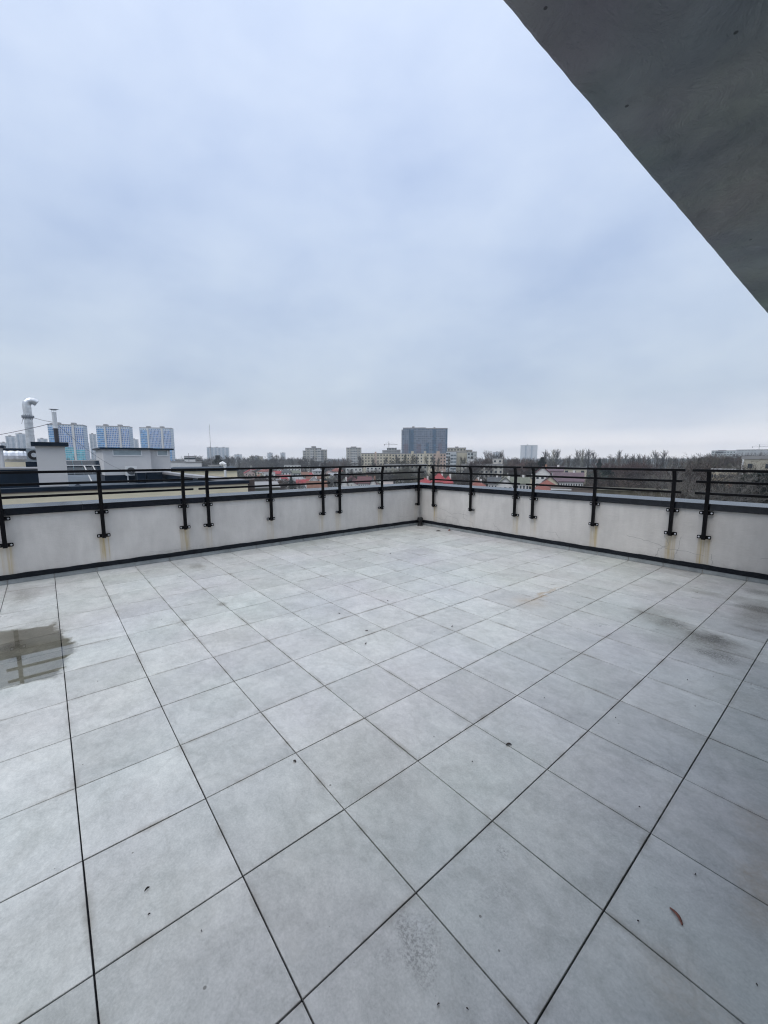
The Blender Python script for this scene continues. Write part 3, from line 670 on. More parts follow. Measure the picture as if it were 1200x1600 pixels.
    ax_box('body', WHITER, r, O, X - 1.6, X - .9, p(3, 715).y, p(40, 715).y, .4, p(20, 703).z - .01); ax_box('lid', NAVY, r, O, X - 1.75, X - .5, p(2, 702).y, p(46, 702).y, p(20, 703).z, p(20, 700).z)
    ax_box('plinth', CREAM, r, O, X - .85, X - .2, p(5, 725).y, p(40, 725).y, .4, p(20, 722).z)
    r = empty('foil_wrapped_duct', (X, p(20, 715).y, p(20, 721).z), label='crumpled silver foil wrapped duct under a dark lid left of the chimney', cat='duct'); O = Vector(r.location)
    mb = MB(); a, b_ = p(4, 713), p(36, 713); zz0, zz1 = p(20, 720).z, p(20, 704).z; n = 8; rr = (zz1 - zz0) / 2
    mb.tube([Vector((X - .3, a.y + (b_.y - a.y) * k / n, (zz0 + zz1) / 2)) - O for k in range(n + 1)], [rr * (1 + .07 * math.sin(k * 2.3)) for k in range(n + 1)], 10); mb.build('run', FOIL, r)
    mb = MB(); mb.tube([Vector((X - .3, b_.y, (zz0 + zz1) / 2)) - O, Vector((X - .3, b_.y + .12, (zz0 + zz1) / 2 - .02)) - O], [rr * 1.05, rr * .8], 10); mb.build('end_collar', FOIL, r)
    X = -17.6; p = lambda x, yy: onX(x, yy, X)
    r = empty('side_stack', (X - .5, p(-10, 715).y, .4), label='whitish rooftop stack with dark cap cut by the left picture edge', cat='chimney'); O = Vector(r.location)
    ax_box('shaft', WHITER, r, O, X - .8, X, p(-40, 715).y, p(3.5, 715).y, .4, p(0, 700).z); ax_box('cap', NAVY, r, O, X - .9, X + .08, p(-44, 700).y, p(6.5, 700).y, p(0, 700).z, p(0, 696).z)
    # condensing unit behind the chimney
    X = -18.3; p = lambda x, yy: onX(x, yy, X)
    r = empty('fan_unit', (X - .2, p(52, 715).y, p(50, 722).z), label='grey fan unit half hidden behind the chimney stack', cat='fan unit'); O = Vector(r.location)
    ax_box('casing', mat('grey_casing', (.25, .29, .32), .5, .15, 4), r, O, X - .4, X, p(42, 715).y, p(64, 715).y, p(50, 721).z, p(50, 701).z)
    mb = MB(); c = p(53, 711); mb.tube([Vector((X + .001, c.y, c.z)) - O, Vector((X + .03, c.y, c.z)) - O], .17, 16); mb.build('fan_opening', mat('fan_black', (.01, .01, .012), .6, .1, 3), r)
    mb = MB(); mb.tube([Vector((X + .03, c.y, c.z)) - O, Vector((X + .07, c.y, c.z)) - O], .08, 12); mb.build('fan_hub', GALV, r)
    ax_box('support', NAVY, r, O, X - .5, X - .02, p(40, 725).y, p(64, 725).y, .4, p(50, 721.5).z)
    # tilted solar rack
    X = -27.5; p = lambda x, yy: onX(x, yy, X)
    r = empty('solar_rack', (X, p(130, 735).y, zr), label='tilted dark solar panels on a pale frame between chimney and rooftop cabin', cat='solar panels'); O = Vector(r.location)
    y0, y1 = p(101, 730).y, p(158, 730).y; zt, zb = p(130, 721).z, p(130, 743).z; n = 4
    for k in range(n):
        a = y0 + (y1 - y0) * k / n + .008; b_ = y0 + (y1 - y0) * (k + 1) / n - .008; dx = -.9
        top = [Vector((X + .0, a, zb + .05)), Vector((X + .0, b_, zb + .05)), Vector((X + dx, b_, zt)), Vector((X + dx, a, zt))]
        mb = MB(); mb.hexa([v - O for v in top] + [v - O + Vector((.03, 0, .04)) for v in top]); mb.build('panel', mat('solar_panel', (.010, .022, .038), .25, .3, 3), r)
    ax_box('top_rail', WPL, r, O, X - .95, X - .88, y0, y1 + .1, zt + .03, zt + .08); ax_box('middle_rail', WPL, r, O, X - .50, X - .44, y0, y1, (zt + zb) / 2 + .14, (zt + zb) / 2 + .19)
    for yy in (y0 + .9, y1 - .35):
        mb = MB(); mb.tube([Vector((X + .3, yy + .25, zr)) - O, Vector((X - .4, yy, (zt + zb) / 2 + .14)) - O], .035, 6); mb.build('strut', WPL, r)
    # small roof vent
    c = onX(121, 752, -20); r = empty('roof_vent', (-20, c.y, zr), label='tiny dark mushroom vent on the roof surface right of the chimney', cat='roof vent')
    mb = MB(); mb.tube([(0, 0, 0), (0, 0, .22)], .04, 8); mb.build('pipe', NAVY, r)
    mb = MB(); mb.tube([(0, 0, .2), (0, 0, .24), (0, 0, .30)], [.1, .11, .03], 10, ref=(1, 0, 0)); mb.build('cap', NAVY, r)
    # rooftop cabin
    X = -26.0; p = lambda x, yy: onX(x, yy, X)
    r = empty('rooftop_cabin', (X - 2, p(210, 730).y, zr), label='long pale rooftop cabin with thin dark roof edge and narrow window bands', cat='cabin'); O = Vector(r.location)
    ya, ym, yb = p(162, 720).y, p(236, 720).y, p(269, 720).y; zt = p(210, 702.3).z
    wl = MB(); wl.box(X - 4 - O.x, X - O.x, ya - O.y, ym - O.y, zr + .25 - O.z, zt - O.z); wl.box(X - 4 - O.x, X - .45 - O.x, ym - O.y + .001, yb - O.y, zr - O.z, zt - O.z - .001); wl.build('wall', WHITER, r)
    ax_box('base', NAVY, r, O, X - 4, X + .04, ya - .02, ym + .02, zr, p(200, 742).z)
    rf = MB(); rf.box(X - 4.2 - O.x, X + .15 - O.x, ya - .15 - O.y, ym + .12 - O.y, zt - O.z, zt + .09 - O.z); rf.box(X - 4.2 - O.x, X - .3 - O.x, ym + .121 - O.y, yb + .2 - O.y, zt - .003 - O.z, zt + .085 - O.z); rf.build('roof', NAVY, r)
    for a, b_, XX in ((177, 220, X), (246, 261, X - .45)):
        q = lambda x, yy: onX(x, yy, XX)
        w_ = ax_box('window', GLASSW, r, O, XX - .02, XX + .012, q(a, 705).y, q(b_, 705).y, q(200, 711).z, q(200, 703.6).z)
        mb = MB(); ga, gb, gz0, gz1 = q(a, 705).y, q(b_, 705).y, q(200, 711).z, q(200, 703.6).z; d = .05
        for (c0, c1, e0, e1) in ((ga - d, ga, gz0 - d, gz1), (gb, gb + d, gz0 - d, gz1), (ga, gb, gz0 - d, gz0)): mb.box(XX - .01 - O.x, XX + .03 - O.x, c0 - O.y, c1 - O.y, e0 - O.z, e1 - O.z)
        mb.build('frame', WPL, w_)
    # air conditioner
    X = -25.4; p = lambda x, yy: onX(x, yy, X)
    r = empty('air_conditioner', (X, p(207, 737).y, zr), label='white outdoor air conditioner unit on a stand by the cabin wall', cat='air conditioner'); O = Vector(r.location)
    ax_box('casing', WPL, r, O, X - .3, X, p(197, 737).y, p(214.5, 737).y, p(205, 743).z, p(205, 728.5).z)
    mb = MB(); c = p(205, 736); mb.tube([Vector((X + .001, c.y, c.z)) - O, Vector((X + .02, c.y, c.z)) - O], .2, 20); g = mb.build('fan_grille', mat('grille_grey', (.08, .085, .09), .6, .3, 30), r)
    mb = MB(); mb.tube([Vector((X + .02, c.y, c.z)) - O, Vector((X + .035, c.y, c.z)) - O], .045, 10); mb.build('hub', WPL, g)
    for xx in (200, 213): ax_box('leg', WPL, r, O, X - .2, X - .1, p(xx, 740).y - .025, p(xx, 740).y + .025, zr, p(205, 743).z)
    # dark equipment boxes right of the unit
    for i, (a, b_, yt, X, lb) in enumerate(((215, 228, 738, -24.6, 'dark navy service box just right of the air conditioner'), (229, 254, 737.5, -25.2, 'wider dark navy service box in front of the cabin right half'))):
        p = lambda x, yy: onX(x, yy, X)
        r = empty('service_box', (X - .5, p((a + b_) / 2, 745).y, zr), label=lb, cat='service box'); O = Vector(r.location)
        ax_box('body', NAVY, r, O, X - .9, X, p(a, 745).y, p(b_, 745).y, zr, p(a, yt).z - .03); ax_box('lid', GREYC, r, O, X - .93, X + .03, p(a, 745).y - .03, p(b_, 745).y + .03, p(a, yt).z - .03, p(a, yt).z)
    # white vent pipe at the end parapet
    c = at(352, 740, 27); r = empty('vent_pipe', (c.x, c.y, at(352, 747, 27).z - 1.2), label='white vent pipe with bent hood standing against the far cream wall', cat='vent pipe'); O = Vector(r.location)
    zt = at(352, 729, 27).z - O.z
    mb = MB(); mb.tube([(0, 0, 0), (0, 0, zt)], .075, 10); mb.build('pipe', WPL, r)
    u = Vector((CT, -ST, 0)); mb = MB(); mb.tube([Vector((0, 0, zt)), Vector((0, 0, zt + .12)), -u * .12 + Vector((0, 0, zt + .2)), -u * .26 + Vector((0, 0, zt + .12))], [.1, .12, .13, .13], 10); mb.build('hood', WPL, r)
rooftop()
# ------------------------------------------------------------------ city: facing blocks
BEAR0 = math.atan2(ray(600, 700).y, ray(600, 700).x)
def frame_of(x0, x1, ytop, d, twist=0):
    xm = (x0 + x1) / 2; v = ray(xm, 716); b = math.atan2(v.y, v.x)
    a0 = at(x0, 716, d); a1 = at(x1, 716, d); W = (a1 - a0).length
    p = at(xm, ytop, d); rz = b - math.pi / 2 + twist       # local +y points away from the camera
    return Vector((p.x, p.y, GROUND)), rz, W, p.z - GROUND
def facade_mat(name, wall, g1, g2, fh, bw, fz=.5, fx=.5, rough=.5, trim=None, jx=0.0):
    if name in MATS: return MATS[name]
    m = bpy.data.materials.new(name); m.use_nodes = True; nt = m.node_tree; b = nt.nodes['Principled BSDF']
    t = N(nt, 'ShaderNodeTexCoord').outputs['Object']; s = N(nt, 'ShaderNodeSeparateXYZ'); L(nt, t, s.inputs[0])
    u = MATH(nt, 'DIVIDE', MATH(nt, 'ADD', MATH(nt, 'ADD', s.outputs[0], s.outputs[1]), 500 + jx), bw); z = MATH(nt, 'DIVIDE', s.outputs[2], fh)
    fu = MATH(nt, 'FRACT', u); fz_ = MATH(nt, 'FRACT', z)
    cmb = N(nt, 'ShaderNodeCombineXYZ'); L(nt, MATH(nt, 'FLOOR', u), cmb.inputs[0]); L(nt, MATH(nt, 'FLOOR', z), cmb.inputs[1])
    wn = N(nt, 'ShaderNodeTexWhiteNoise', noise_dimensions='2D'); L(nt, cmb.outputs[0], wn.inputs['Vector'])
    inw = MATH(nt, 'MULTIPLY', MATH(nt, 'MULTIPLY', MATH(nt, 'GREATER_THAN', fu, (1 - fx) / 2), MATH(nt, 'LESS_THAN', fu, (1 + fx) / 2)),
               MATH(nt, 'MULTIPLY', MATH(nt, 'GREATER_THAN', fz_, (1 - fz) / 2), MATH(nt, 'LESS_THAN', fz_, (1 + fz) / 2)))
    glass = RAMP(nt, wn.outputs['Value'], [(0.0, g1), (0.75, g2), (1.0, tuple(min(.8, c * 1.3 + .02) for c in g2))])
    wc = RAMP(nt, NOISE(nt, t, .15, 5, .6), [(0.3, tuple(c * .86 for c in wall)), (0.7, tuple(c * 1.06 for c in wall))])
    L(nt, MIX(nt, inw, wc, glass), b.inputs['Base Color']); b.inputs['Roughness'].default_value = rough
    MATS[name] = m; return m
CONC = mat('grey_roof_concrete', (.25, .25, .25), .9, .15, .4)
DWIN = mat('dark_window', (.035, .045, .055), .2, .3, .8)
TRIMW = mat('white_trim', (.62, .62, .61), .6, .06, 1)
def block(name, label, cat, group, x0, x1, ytop, d, depth, wall, strips=(), boxes=(), twist=0, parapet_=0.8, floors=0, bays=0, ww=1.4, wh=1.4, z0=0, skip=1, steps=None, fh=3.0, xr=(0, 1), roofm=None):
    """strips: (u0,u1,z0frac,z1frac,proj,material,name); boxes on the roof: (u0,u1,h)"""
    loc, rz, W, H = frame_of(x0, x1, ytop, d, twist)
    root = empty(name, loc, rz, label, cat, group)
    hb = H - max([b[2] for b in boxes], default=0) if boxes else H
    mb = MB()
    if steps:                                             # stepped outline: (u0,u1,hfrac)
        for (a, b, k) in steps: mb.box(-W / 2 + a * W, -W / 2 + b * W, 0, depth, 0, hb * k)
    else: mb.box(-W / 2, W / 2, 0, depth, 0, hb)
    mb.build('wall', wall, root)
    mb = MB()
    for (a, b, k) in (steps or [(0, 1, 1)]):
        q0, q1 = -W / 2 + a * W, -W / 2 + b * W; z = hb * k
        mb.box(q0 - .15, q1 + .15, -.15, depth + .15, z + .01, z + parapet_)
    mb.build('roof', roofm or CONC, root)
    for (a, b, h) in boxes:
        mb = MB(); mb.box(-W / 2 + a * W, -W / 2 + b * W, depth * .3, depth * .7, hb + parapet_ + .01, hb + h); mb.build('roof_hut', CONC, root)
    for (a, b, za, zb, pr, m, nm) in strips:
        mb = MB(); mb.box(-W / 2 + a * W, -W / 2 + b * W, -pr, .05, hb * za, hb * zb); mb.build(nm, m, root)
    if floors:
        n = 0; proto = None; bays = max(2, min(bays, round(W * (xr[1] - xr[0]) / 3.2))) if fh >= 3 else bays
        for f in range(floors):
            z = hb - (f + 1) * fh + .8
            if z < 1 or z < z0: break
            for i in range(bays):
                if skip > 1 and (i % skip == skip - 1): continue
                u = -W / 2 + W * (xr[0] + (xr[1] - xr[0]) * (i + .5) / bays)
                if n >= 96: break
                if proto is None:
                    mb = MB(); mb.box(-ww / 2, ww / 2, -.06, .05, 0, wh); proto = mb.build('window', DWIN, root)
                    o = proto
                else: o = proto.copy(); C.objects.link(o); o.parent = root
                o.location = (u, 0, z); n += 1
    return root
WT = facade_mat('white_tower_wall', (.56, .62, .68), (.06, .16, .28), (.14, .28, .42), 3, 3.2, .5, .5)
BG = facade_mat('blue_loggia', (.42, .55, .68), (.01, .12, .33), (.04, .27, .58), 3, 2.2, .7, .9)
TG = facade_mat('teal_loggia', (.38, .56, .62), (.01, .22, .33), (.03, .42, .52), 3, 2.2, .7, .9)
BGT = facade_mat('blue_grid', (.58, .62, .68), (.01, .08, .28), (.04, .18, .46), 3, 2.2, .8, .66)
def blue_tower(x0, x1, yt, d, label, lower):
    s = [(.03, .23, .05, .95, .8, BG, 'loggia_column'), (.30, .67, .55, .97, .5, BGT, 'upper_glazing'), (.30, .67, .05, .55, .8, lower, 'loggia_column'), (.75, .99, .5, .95, .5, BGT, 'upper_glazing'), (.75, .99, .05, .5, .8, lower, 'loggia_column'),
         (.235, .285, .0, 1.0, 1.4, TRIMW, 'pilaster'), (.68, .74, .0, 1.0, 1.4, TRIMW, 'pilaster')]
    block('residential_tower', label, 'tower block', 'white and blue towers behind the neighbouring roof', x0, x1, yt, d, 22, WT, s, [(.18, .3, 4), (.62, .74, 4)], parapet_=1.2, twist=R_(-14))
blue_tower(73, 130, 659.5, 700, 'white and teal glazed tower directly behind the flue pipe', TG)
blue_tower(149, 202, 662.5, 760, 'white and deep blue glazed tower above the solar panels and cabin left end', BG)
blue_tower(217, 267, 665.5, 820, 'white and blue glazed tower above the right half of the rooftop cabin', BG)
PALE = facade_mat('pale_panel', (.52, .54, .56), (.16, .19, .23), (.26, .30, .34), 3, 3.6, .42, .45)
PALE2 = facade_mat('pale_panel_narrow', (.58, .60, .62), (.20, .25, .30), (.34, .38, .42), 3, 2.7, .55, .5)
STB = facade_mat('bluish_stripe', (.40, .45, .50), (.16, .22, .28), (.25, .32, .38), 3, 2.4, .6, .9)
G1 = 'pale distant high-rises on the skyline'
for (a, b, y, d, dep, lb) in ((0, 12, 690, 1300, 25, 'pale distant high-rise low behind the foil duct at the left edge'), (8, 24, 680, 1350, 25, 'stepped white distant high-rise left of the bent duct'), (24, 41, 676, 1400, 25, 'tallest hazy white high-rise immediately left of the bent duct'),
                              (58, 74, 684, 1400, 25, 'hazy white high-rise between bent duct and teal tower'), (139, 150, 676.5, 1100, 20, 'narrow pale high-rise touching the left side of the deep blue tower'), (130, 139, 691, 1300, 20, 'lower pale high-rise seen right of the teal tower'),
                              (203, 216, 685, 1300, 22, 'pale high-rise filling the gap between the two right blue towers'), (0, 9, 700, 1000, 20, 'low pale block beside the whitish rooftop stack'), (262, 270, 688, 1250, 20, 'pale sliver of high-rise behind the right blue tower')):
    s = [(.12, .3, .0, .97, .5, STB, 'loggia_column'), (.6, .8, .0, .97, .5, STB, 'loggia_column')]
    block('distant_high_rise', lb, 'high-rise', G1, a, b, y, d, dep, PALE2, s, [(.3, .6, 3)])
# hazy cluster beyond the mast
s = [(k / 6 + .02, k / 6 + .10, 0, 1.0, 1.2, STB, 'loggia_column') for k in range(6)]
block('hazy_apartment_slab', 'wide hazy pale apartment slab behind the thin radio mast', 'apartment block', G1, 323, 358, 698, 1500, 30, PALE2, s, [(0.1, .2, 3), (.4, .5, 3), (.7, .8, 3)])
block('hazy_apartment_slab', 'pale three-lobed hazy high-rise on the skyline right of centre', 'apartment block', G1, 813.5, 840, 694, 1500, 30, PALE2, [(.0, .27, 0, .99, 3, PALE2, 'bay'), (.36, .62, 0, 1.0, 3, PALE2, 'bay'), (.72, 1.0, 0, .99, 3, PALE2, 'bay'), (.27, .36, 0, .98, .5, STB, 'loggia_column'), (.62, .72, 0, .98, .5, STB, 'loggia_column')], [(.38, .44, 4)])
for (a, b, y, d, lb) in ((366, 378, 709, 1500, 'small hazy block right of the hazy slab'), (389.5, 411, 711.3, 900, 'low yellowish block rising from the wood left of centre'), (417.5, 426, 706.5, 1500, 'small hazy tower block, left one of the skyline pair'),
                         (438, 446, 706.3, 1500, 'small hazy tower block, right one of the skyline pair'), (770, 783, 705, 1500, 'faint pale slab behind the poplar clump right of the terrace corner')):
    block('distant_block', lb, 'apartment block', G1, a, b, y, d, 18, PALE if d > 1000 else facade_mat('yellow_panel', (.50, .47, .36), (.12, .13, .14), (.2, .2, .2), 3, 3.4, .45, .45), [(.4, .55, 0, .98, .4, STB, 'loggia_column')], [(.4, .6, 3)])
# white low-rise offices right of the cabin
block('white_office', 'low white office with blue glazed band right of the rooftop cabin', 'office building', None, 262, 290, 718, 170, 14, TRIMW, [(.0, 1.0, .62, .82, .1, facade_mat('blue_band', (.2, .35, .45), (.04, .14, .22), (.06, .2, .3), 3, 2, .8, .9), 'glazed_band')], [(.55, .62, 1.0), (.1, .16, .9)], parapet_=.4)
block('white_office', 'white cubic office storey with slot windows above the white roof wall', 'office building', None, 288, 305, 713.5, 190, 12, TRIMW, [], [], parapet_=.3, floors=1, bays=4, ww=1.2, wh=.7, fh=1.9)
block('white_roof_house', 'plain white roof house in front of the white office', 'roof house', None, 289, 315, 722.5, 110, 8, TRIMW, [], [], parapet_=.15)
block('white_roof_house', 'small flat white roof box left of the white vent pipe', 'roof house', None, 327, 342, 728.3, 62, 3, TRIMW, [], [], parapet_=.12)
# cream wing with dark coping behind the neighbour's end parapet
def cream_wing():
    loc, rz, W, H = frame_of(266, 372, 731.5, 46)
    r = empty('cream_wing', loc, rz, 'cream walled wing with thick dark coping behind the white vent pipe', 'building')
    mb = MB(); mb.box(-W / 2, W / 2, 0, 9, 0, H - .3); mb.build('wall', CREAM, r)
    mb = MB(); mb.box(-W / 2 - .15, W / 2 + .15, -.15, 9.1, H - .29, H); mb.build('coping', NAVY, r)
cream_wing()
# thin masts
def mast(x, yt, d, rad, name, label, cat, yb=None):
    p = at(x, yt, d); H = p.z - GROUND; r = empty(name, (p.x, p.y, GROUND), label=label, cat=cat); m = mat('mast_grey', (.2, .2, .21), .6, .1, 2)
    mb = MB(); mb.tube([(0, 0, 0), (0, 0, H)], [rad * 1.4, rad * .6], 6); mb.build('pole', m, r)
    return r, H, m
mast(327, 663, 330, .16, 'radio_mast', 'very thin tall radio mast in front of the hazy apartment slab', 'mast')
r, H, m = mast(1025, 708.5, 300, .28, 'chimney_pole', 'dark thin metal chimney pole with bulb top among the poplars', 'chimney'); mb = MB(); mb.tube([(0, 0, H - 1.6), (0, 0, H - 1.2), (0, 0, H - .2), (0, 0, H)], [.3, .7, .7, .3], 8, ref=(1, 0, 0)); mb.build('cap', m, r)
mast(294.5, 708, 190, .12, 'antenna', 'short antenna on the roof of the white cubic office', 'antenna')
# panel blocks in the centre
GP = facade_mat('grey_panel', (.40, .39, .36), (.09, .11, .12), (.17, .19, .20), 3, 3.3, .45, .5)
GB = facade_mat('grey_balconies', (.46, .46, .45), (.10, .12, .13), (.22, .24, .25), 3, 3.0, .5, .85)
block('panel_tower', 'grey stepped panel tower block left of the pair rising above the wood', 'tower block', 'grey panel tower blocks', 477, 502, 697, 520, 18, GP, [(.28, .48, 0, .98, 1.2, GB, 'balcony_stack'), (.7, .98, 0, .98, 1.2, GB, 'balcony_stack')], [(.38, .68, 3)])
block('panel_tower', 'lower grey wing on the right side of the stepped panel tower', 'tower block', 'grey panel tower blocks', 498, 511, 703.5, 530, 16, GP, [(.05, .45, 0, .98, 1.0, GB, 'balcony_stack')], [])
block('panel_tower', 'lower grey wing on the left side of the stepped panel tower', 'tower block', 'grey panel tower blocks', 473, 479, 705, 535, 16, GP, [(.1, .6, 0, .98, 1.0, GB, 'balcony_stack')], [])
block('panel_tower', 'grey panel tower block standing alone left of the cream long block', 'tower block', 'grey panel tower blocks', 541, 564.5, 697.5, 500, 18, GP, [(.36, .72, 0, .98, 1.2, GB, 'balcony_stack')], [(.3, .68, 2.2)])
CY = mat('cream_brick', (.50, .46, .36), .9, .12, .3); PK = mat('pinkish_brick', (.46, .36, .30), .9, .12, .3); BE = mat('beige_panel', (.45, .42, .33), .9, .1, .2)
block('long_cream_block', 'long cream block with flat roof between lone grey panel tower and crane', 'apartment block', 'cream blocks under the dark tower', 564.5, 612, 709, 420, 14, CY, [(.44, .5, 0, 1.08, .3, PK, 'stair_tower')], [], floors=5, bays=16, ww=1.2, wh=1.5)
block('long_cream_block', 'long cream block directly below the left half of the dark tower', 'apartment block', 'cream blocks under the dark tower', 612, 650, 709.5, 410, 14, CY, [(.8, .9, 0, 1.12, .3, CY, 'stair_tower')], [], floors=5, bays=12, ww=1.3, wh=1.5)
block('long_cream_block', 'cream block with small gabled dormer below the dark tower middle', 'apartment block', 'cream blocks under the dark tower', 651, 676, 709, 400, 14, mat('pale_brick', (.56, .53, .43), .9, .1, .3), [(.45, .6, 0, 1.1, .5, CY, 'stair_tower')], [], floors=5, bays=9, ww=1.2, wh=1.5)
block('long_cream_block', 'pinkish brick block below the right end of the dark tower', 'apartment block', 'cream blocks under the dark tower', 677, 702, 709, 395, 14, PK, [(.2, .4, 0, 1.1, .5, PK, 'stair_tower')], [], floors=5, bays=9, ww=1.2, wh=1.5)
# construction site + crane
def crane(x, yb, yt, d, xa, xb, label):
    p = at(x, yt, d); H = p.z - GROUND; loc, rz, W, _ = frame_of(xa, xb, yt, d); r = empty('tower_crane', (p.x, p.y, GROUND), rz, label, 'crane', 'tower cranes')
    m = mat('crane_steel', (.16, .17, .17), .6, .1, 2); k = d / 635
    mb = MB()
    for sx in (-.5, .5):
        for sy in (-.5, .5): mb.tube([(sx, sy, 0), (sx, sy, H * .96)], .12, 4)
    z = 0
    while z < H * .95: mb.tube([(-.5, -.5, z), (.5, -.5, z + 2)], .08, 3); mb.tube([(.5, -.5, z + 2), (-.5, -.5, z + 4)], .08, 3); z += 4
    mb.build('mast', m, r)
    la, lb_ = (xa - x) * k, (xb - x) * k; hz = H - 4.2
    mb = MB()
    for dz in (0, 1.1): mb.tube([(0, 0, hz + dz), (lb_, 0, hz + dz * .3)], .14, 4)
    n = 14
    for i in range(n): mb.tube([(lb_ * i / n, 0, hz), (lb_ * (i + .5) / n, 0, hz + 1.0 * (1 - i / n * .7)), (lb_ * (i + 1) / n, 0, hz)], .07, 3)
    mb.build('jib', m, r)
    mb = MB(); mb.tube([(0, 0, hz), (la, 0, hz)], .16, 4); mb.box(la - .3 * (1 if la > 0 else -1) - .6, la + .6, -.5, .5, hz - 1.2, hz + .6); mb.build('counter_jib', m, r)
    mb = MB(); mb.tube([(0, 0, hz), (0, 0, H)], .25, 4); mb.tube([(0, 0, H), (lb_ * .7, 0, hz + .6)], .05, 3); mb.tube([(0, 0, H), (la * .9, 0, hz)], .05, 3); mb.build('apex', m, r)
SH = facade_mat('concrete_shell', (.36, .37, .36), (.04, .05, .055), (.10, .12, .12), 3.2, 4, .6, .7)
block('unfinished_block', 'grey concrete block under construction beneath the crane', 'building under construction', None, 597.5, 626, 700.5, 600, 18, SH, [(.02, .98, .86, .90, .5, CONC, 'slab_edge')], [], steps=((.0, .24, .90), (.25, .78, 1.0), (.79, 1.0, .92)))
crane(607.5, 700, 690, 590, 600.5, 621, 'thin tower crane over the unfinished block left of the dark tower')
crane(1187, 710, 694, 900, 1181, 1215, 'faint distant tower crane on the hill at the right edge')
# the dark tower
DT = facade_mat('dark_tower_wall', (.17, .20, .25), (.045, .07, .11), (.09, .13, .19), 3, 2.6, .6, .75, .35)
DB = facade_mat('dark_tower_blue', (.05, .10, .17), (.02, .06, .11), (.04, .11, .18), 3, 2.6, .6, .8, .3)
DR_ = facade_mat('dark_tower_red', (.145, .125, .16), (.05, .06, .09), (.09, .11, .16), 3, 2.6, .55, .6, .4)
st = [(.06, .15, .0, .66, .4, DR_, 'brown_panel'), (.20, .27, .0, .97, .9, DB, 'glazed_shaft'), (.33, .43, 0, .66, .4, DR_, 'brown_panel'), (.53, .60, 0, .68, .4, DB, 'dark_panel'), (.68, .75, 0, .97, .9, DB, 'glazed_shaft'), (.80, .88, 0, .66, .4, DR_, 'brown_panel'),
      (.165, .195, 0, .97, .5, DB, 'dark_panel'), (.96, .995, 0, .97, .4, DB, 'dark_panel')]
block('dark_high_rise', 'wide dark blue and brown glazed high-rise dominating the skyline centre', 'high-rise', None, 627.5, 699, 665.5, 560, 20, DT, st, [(.23, .28, 3.2), (.70, .74, 2.0)], parapet_=1.2, steps=((0, .03, .955), (.031, .53, 1.0), (.531, 1.0, .985)))
# blocks right of it
block('stepped_block', 'yellowish brown nine storey block with roof hut right of the dark tower', 'apartment block', 'blocks right of the dark tower', 699, 728, 697.5, 430, 14, mat('ochre_panel', (.36, .34, .28), .9, .12, .2), [(.3, .72, .5, .9, .8, GB, 'balcony_row')], [(.42, .6, 2)], floors=3, bays=9, ww=1.5, wh=1.4)
block('stepped_block', 'pale block with dark glazed balconies below the ochre block', 'apartment block', 'blocks right of the dark tower', 697, 713, 706.5, 380, 12, mat('bluish_white_panel', (.50, .53, .55), .9, .1, .3), [(.45, .98, .3, .97, .9, facade_mat('dark_balcony', (.45, .48, .5), (.04, .06, .08), (.10, .13, .15), 3, 3, .5, .9), 'balcony_stack')], [], floors=5, bays=4, ww=1.6, wh=1.4, xr=(0, .42))
block('stepped_block', 'plain beige windowless gable end between dark balconies and white corner block', 'apartment block', 'blocks right of the dark tower', 713.5, 729.5, 707, 385, 14, BE, [], [])
block('stepped_block', 'grey white corner block with small dark windows right of the beige gable end', 'apartment block', 'blocks right of the dark tower', 730, 745, 707, 380, 12, mat('grey_white_panel', (.46, .49, .49), .9, .1, .3), [(.7, .97, 0, .97, .9, GB, 'balcony_stack')], [], floors=5, bays=3, ww=1.8, wh=1.5, xr=(0, .68))
block('stepped_block', 'low grey rear wing rising behind the white corner block', 'apartment block', 'blocks right of the dark tower', 728, 738, 704, 440, 12, mat('ochre_panel', (.4, .37, .28)), [], [], floors=3, bays=3)
block('white_annex', 'small bright white annex in front of the white corner block', 'building', None, 731, 741, 717.5, 330, 8, TRIMW, [], [], parapet_=.3)
LB = mat('pale_stained_panel', (.42, .41, .37), .9, .3, .5)
block('long_pale_block', 'long pale five storey block screened by bare trees right of the terrace corner', 'apartment block', 'blocks screened by bare trees', 720.5, 786, 727, 290, 12, LB, [(.2, .22, 0, 1.0, .2, TRIMW, 'stair_strip'), (.55, .57, 0, 1.0, .2, TRIMW, 'stair_strip')], [], floors=5, bays=19, ww=1.3, wh=1.4)
block('long_pale_block', 'long grey five storey block seen through trees left of the terrace corner', 'apartment block', 'blocks screened by bare trees', 600, 668, 727, 300, 12, mat('olive_panel', (.30, .30, .26), .9, .3, .5), [(.3, .33, 0, 1.0, .2, TRIMW, 'stair_strip')], [], floors=5, bays=19, ww=1.3, wh=1.4)
block('pale_cube_house', 'pale cube house with dark flat roof among the trees above the long pale block', 'house', None, 769.5, 785.5, 717.5, 300, 10, mat('pale_house', (.50, .48, .44), .9, .1, .3), [], [], parapet_=.6, floors=1, bays=3)
for i, (a, b, y, d, lb) in enumerate(((444, 470, 727, 430, 'white low building behind the railing left of the panel tower'), (412, 430, 739, 260, 'low whitish building among red roofs left of centre'), (572, 596, 729, 330, 'white low block half hidden by trees under the lone panel tower'), (540, 566, 731, 340, 'pale low block between dark trees left of the long grey block'))):
    block('low_white_block', lb, 'building', 'low white buildings in the trees', a, b, y, d, 9, mat('offwhite_wall', (.55, .55, .53), .9, .12, .4), [], [], parapet_=.3, floors=2, bays=7, ww=1.3, wh=1.2)
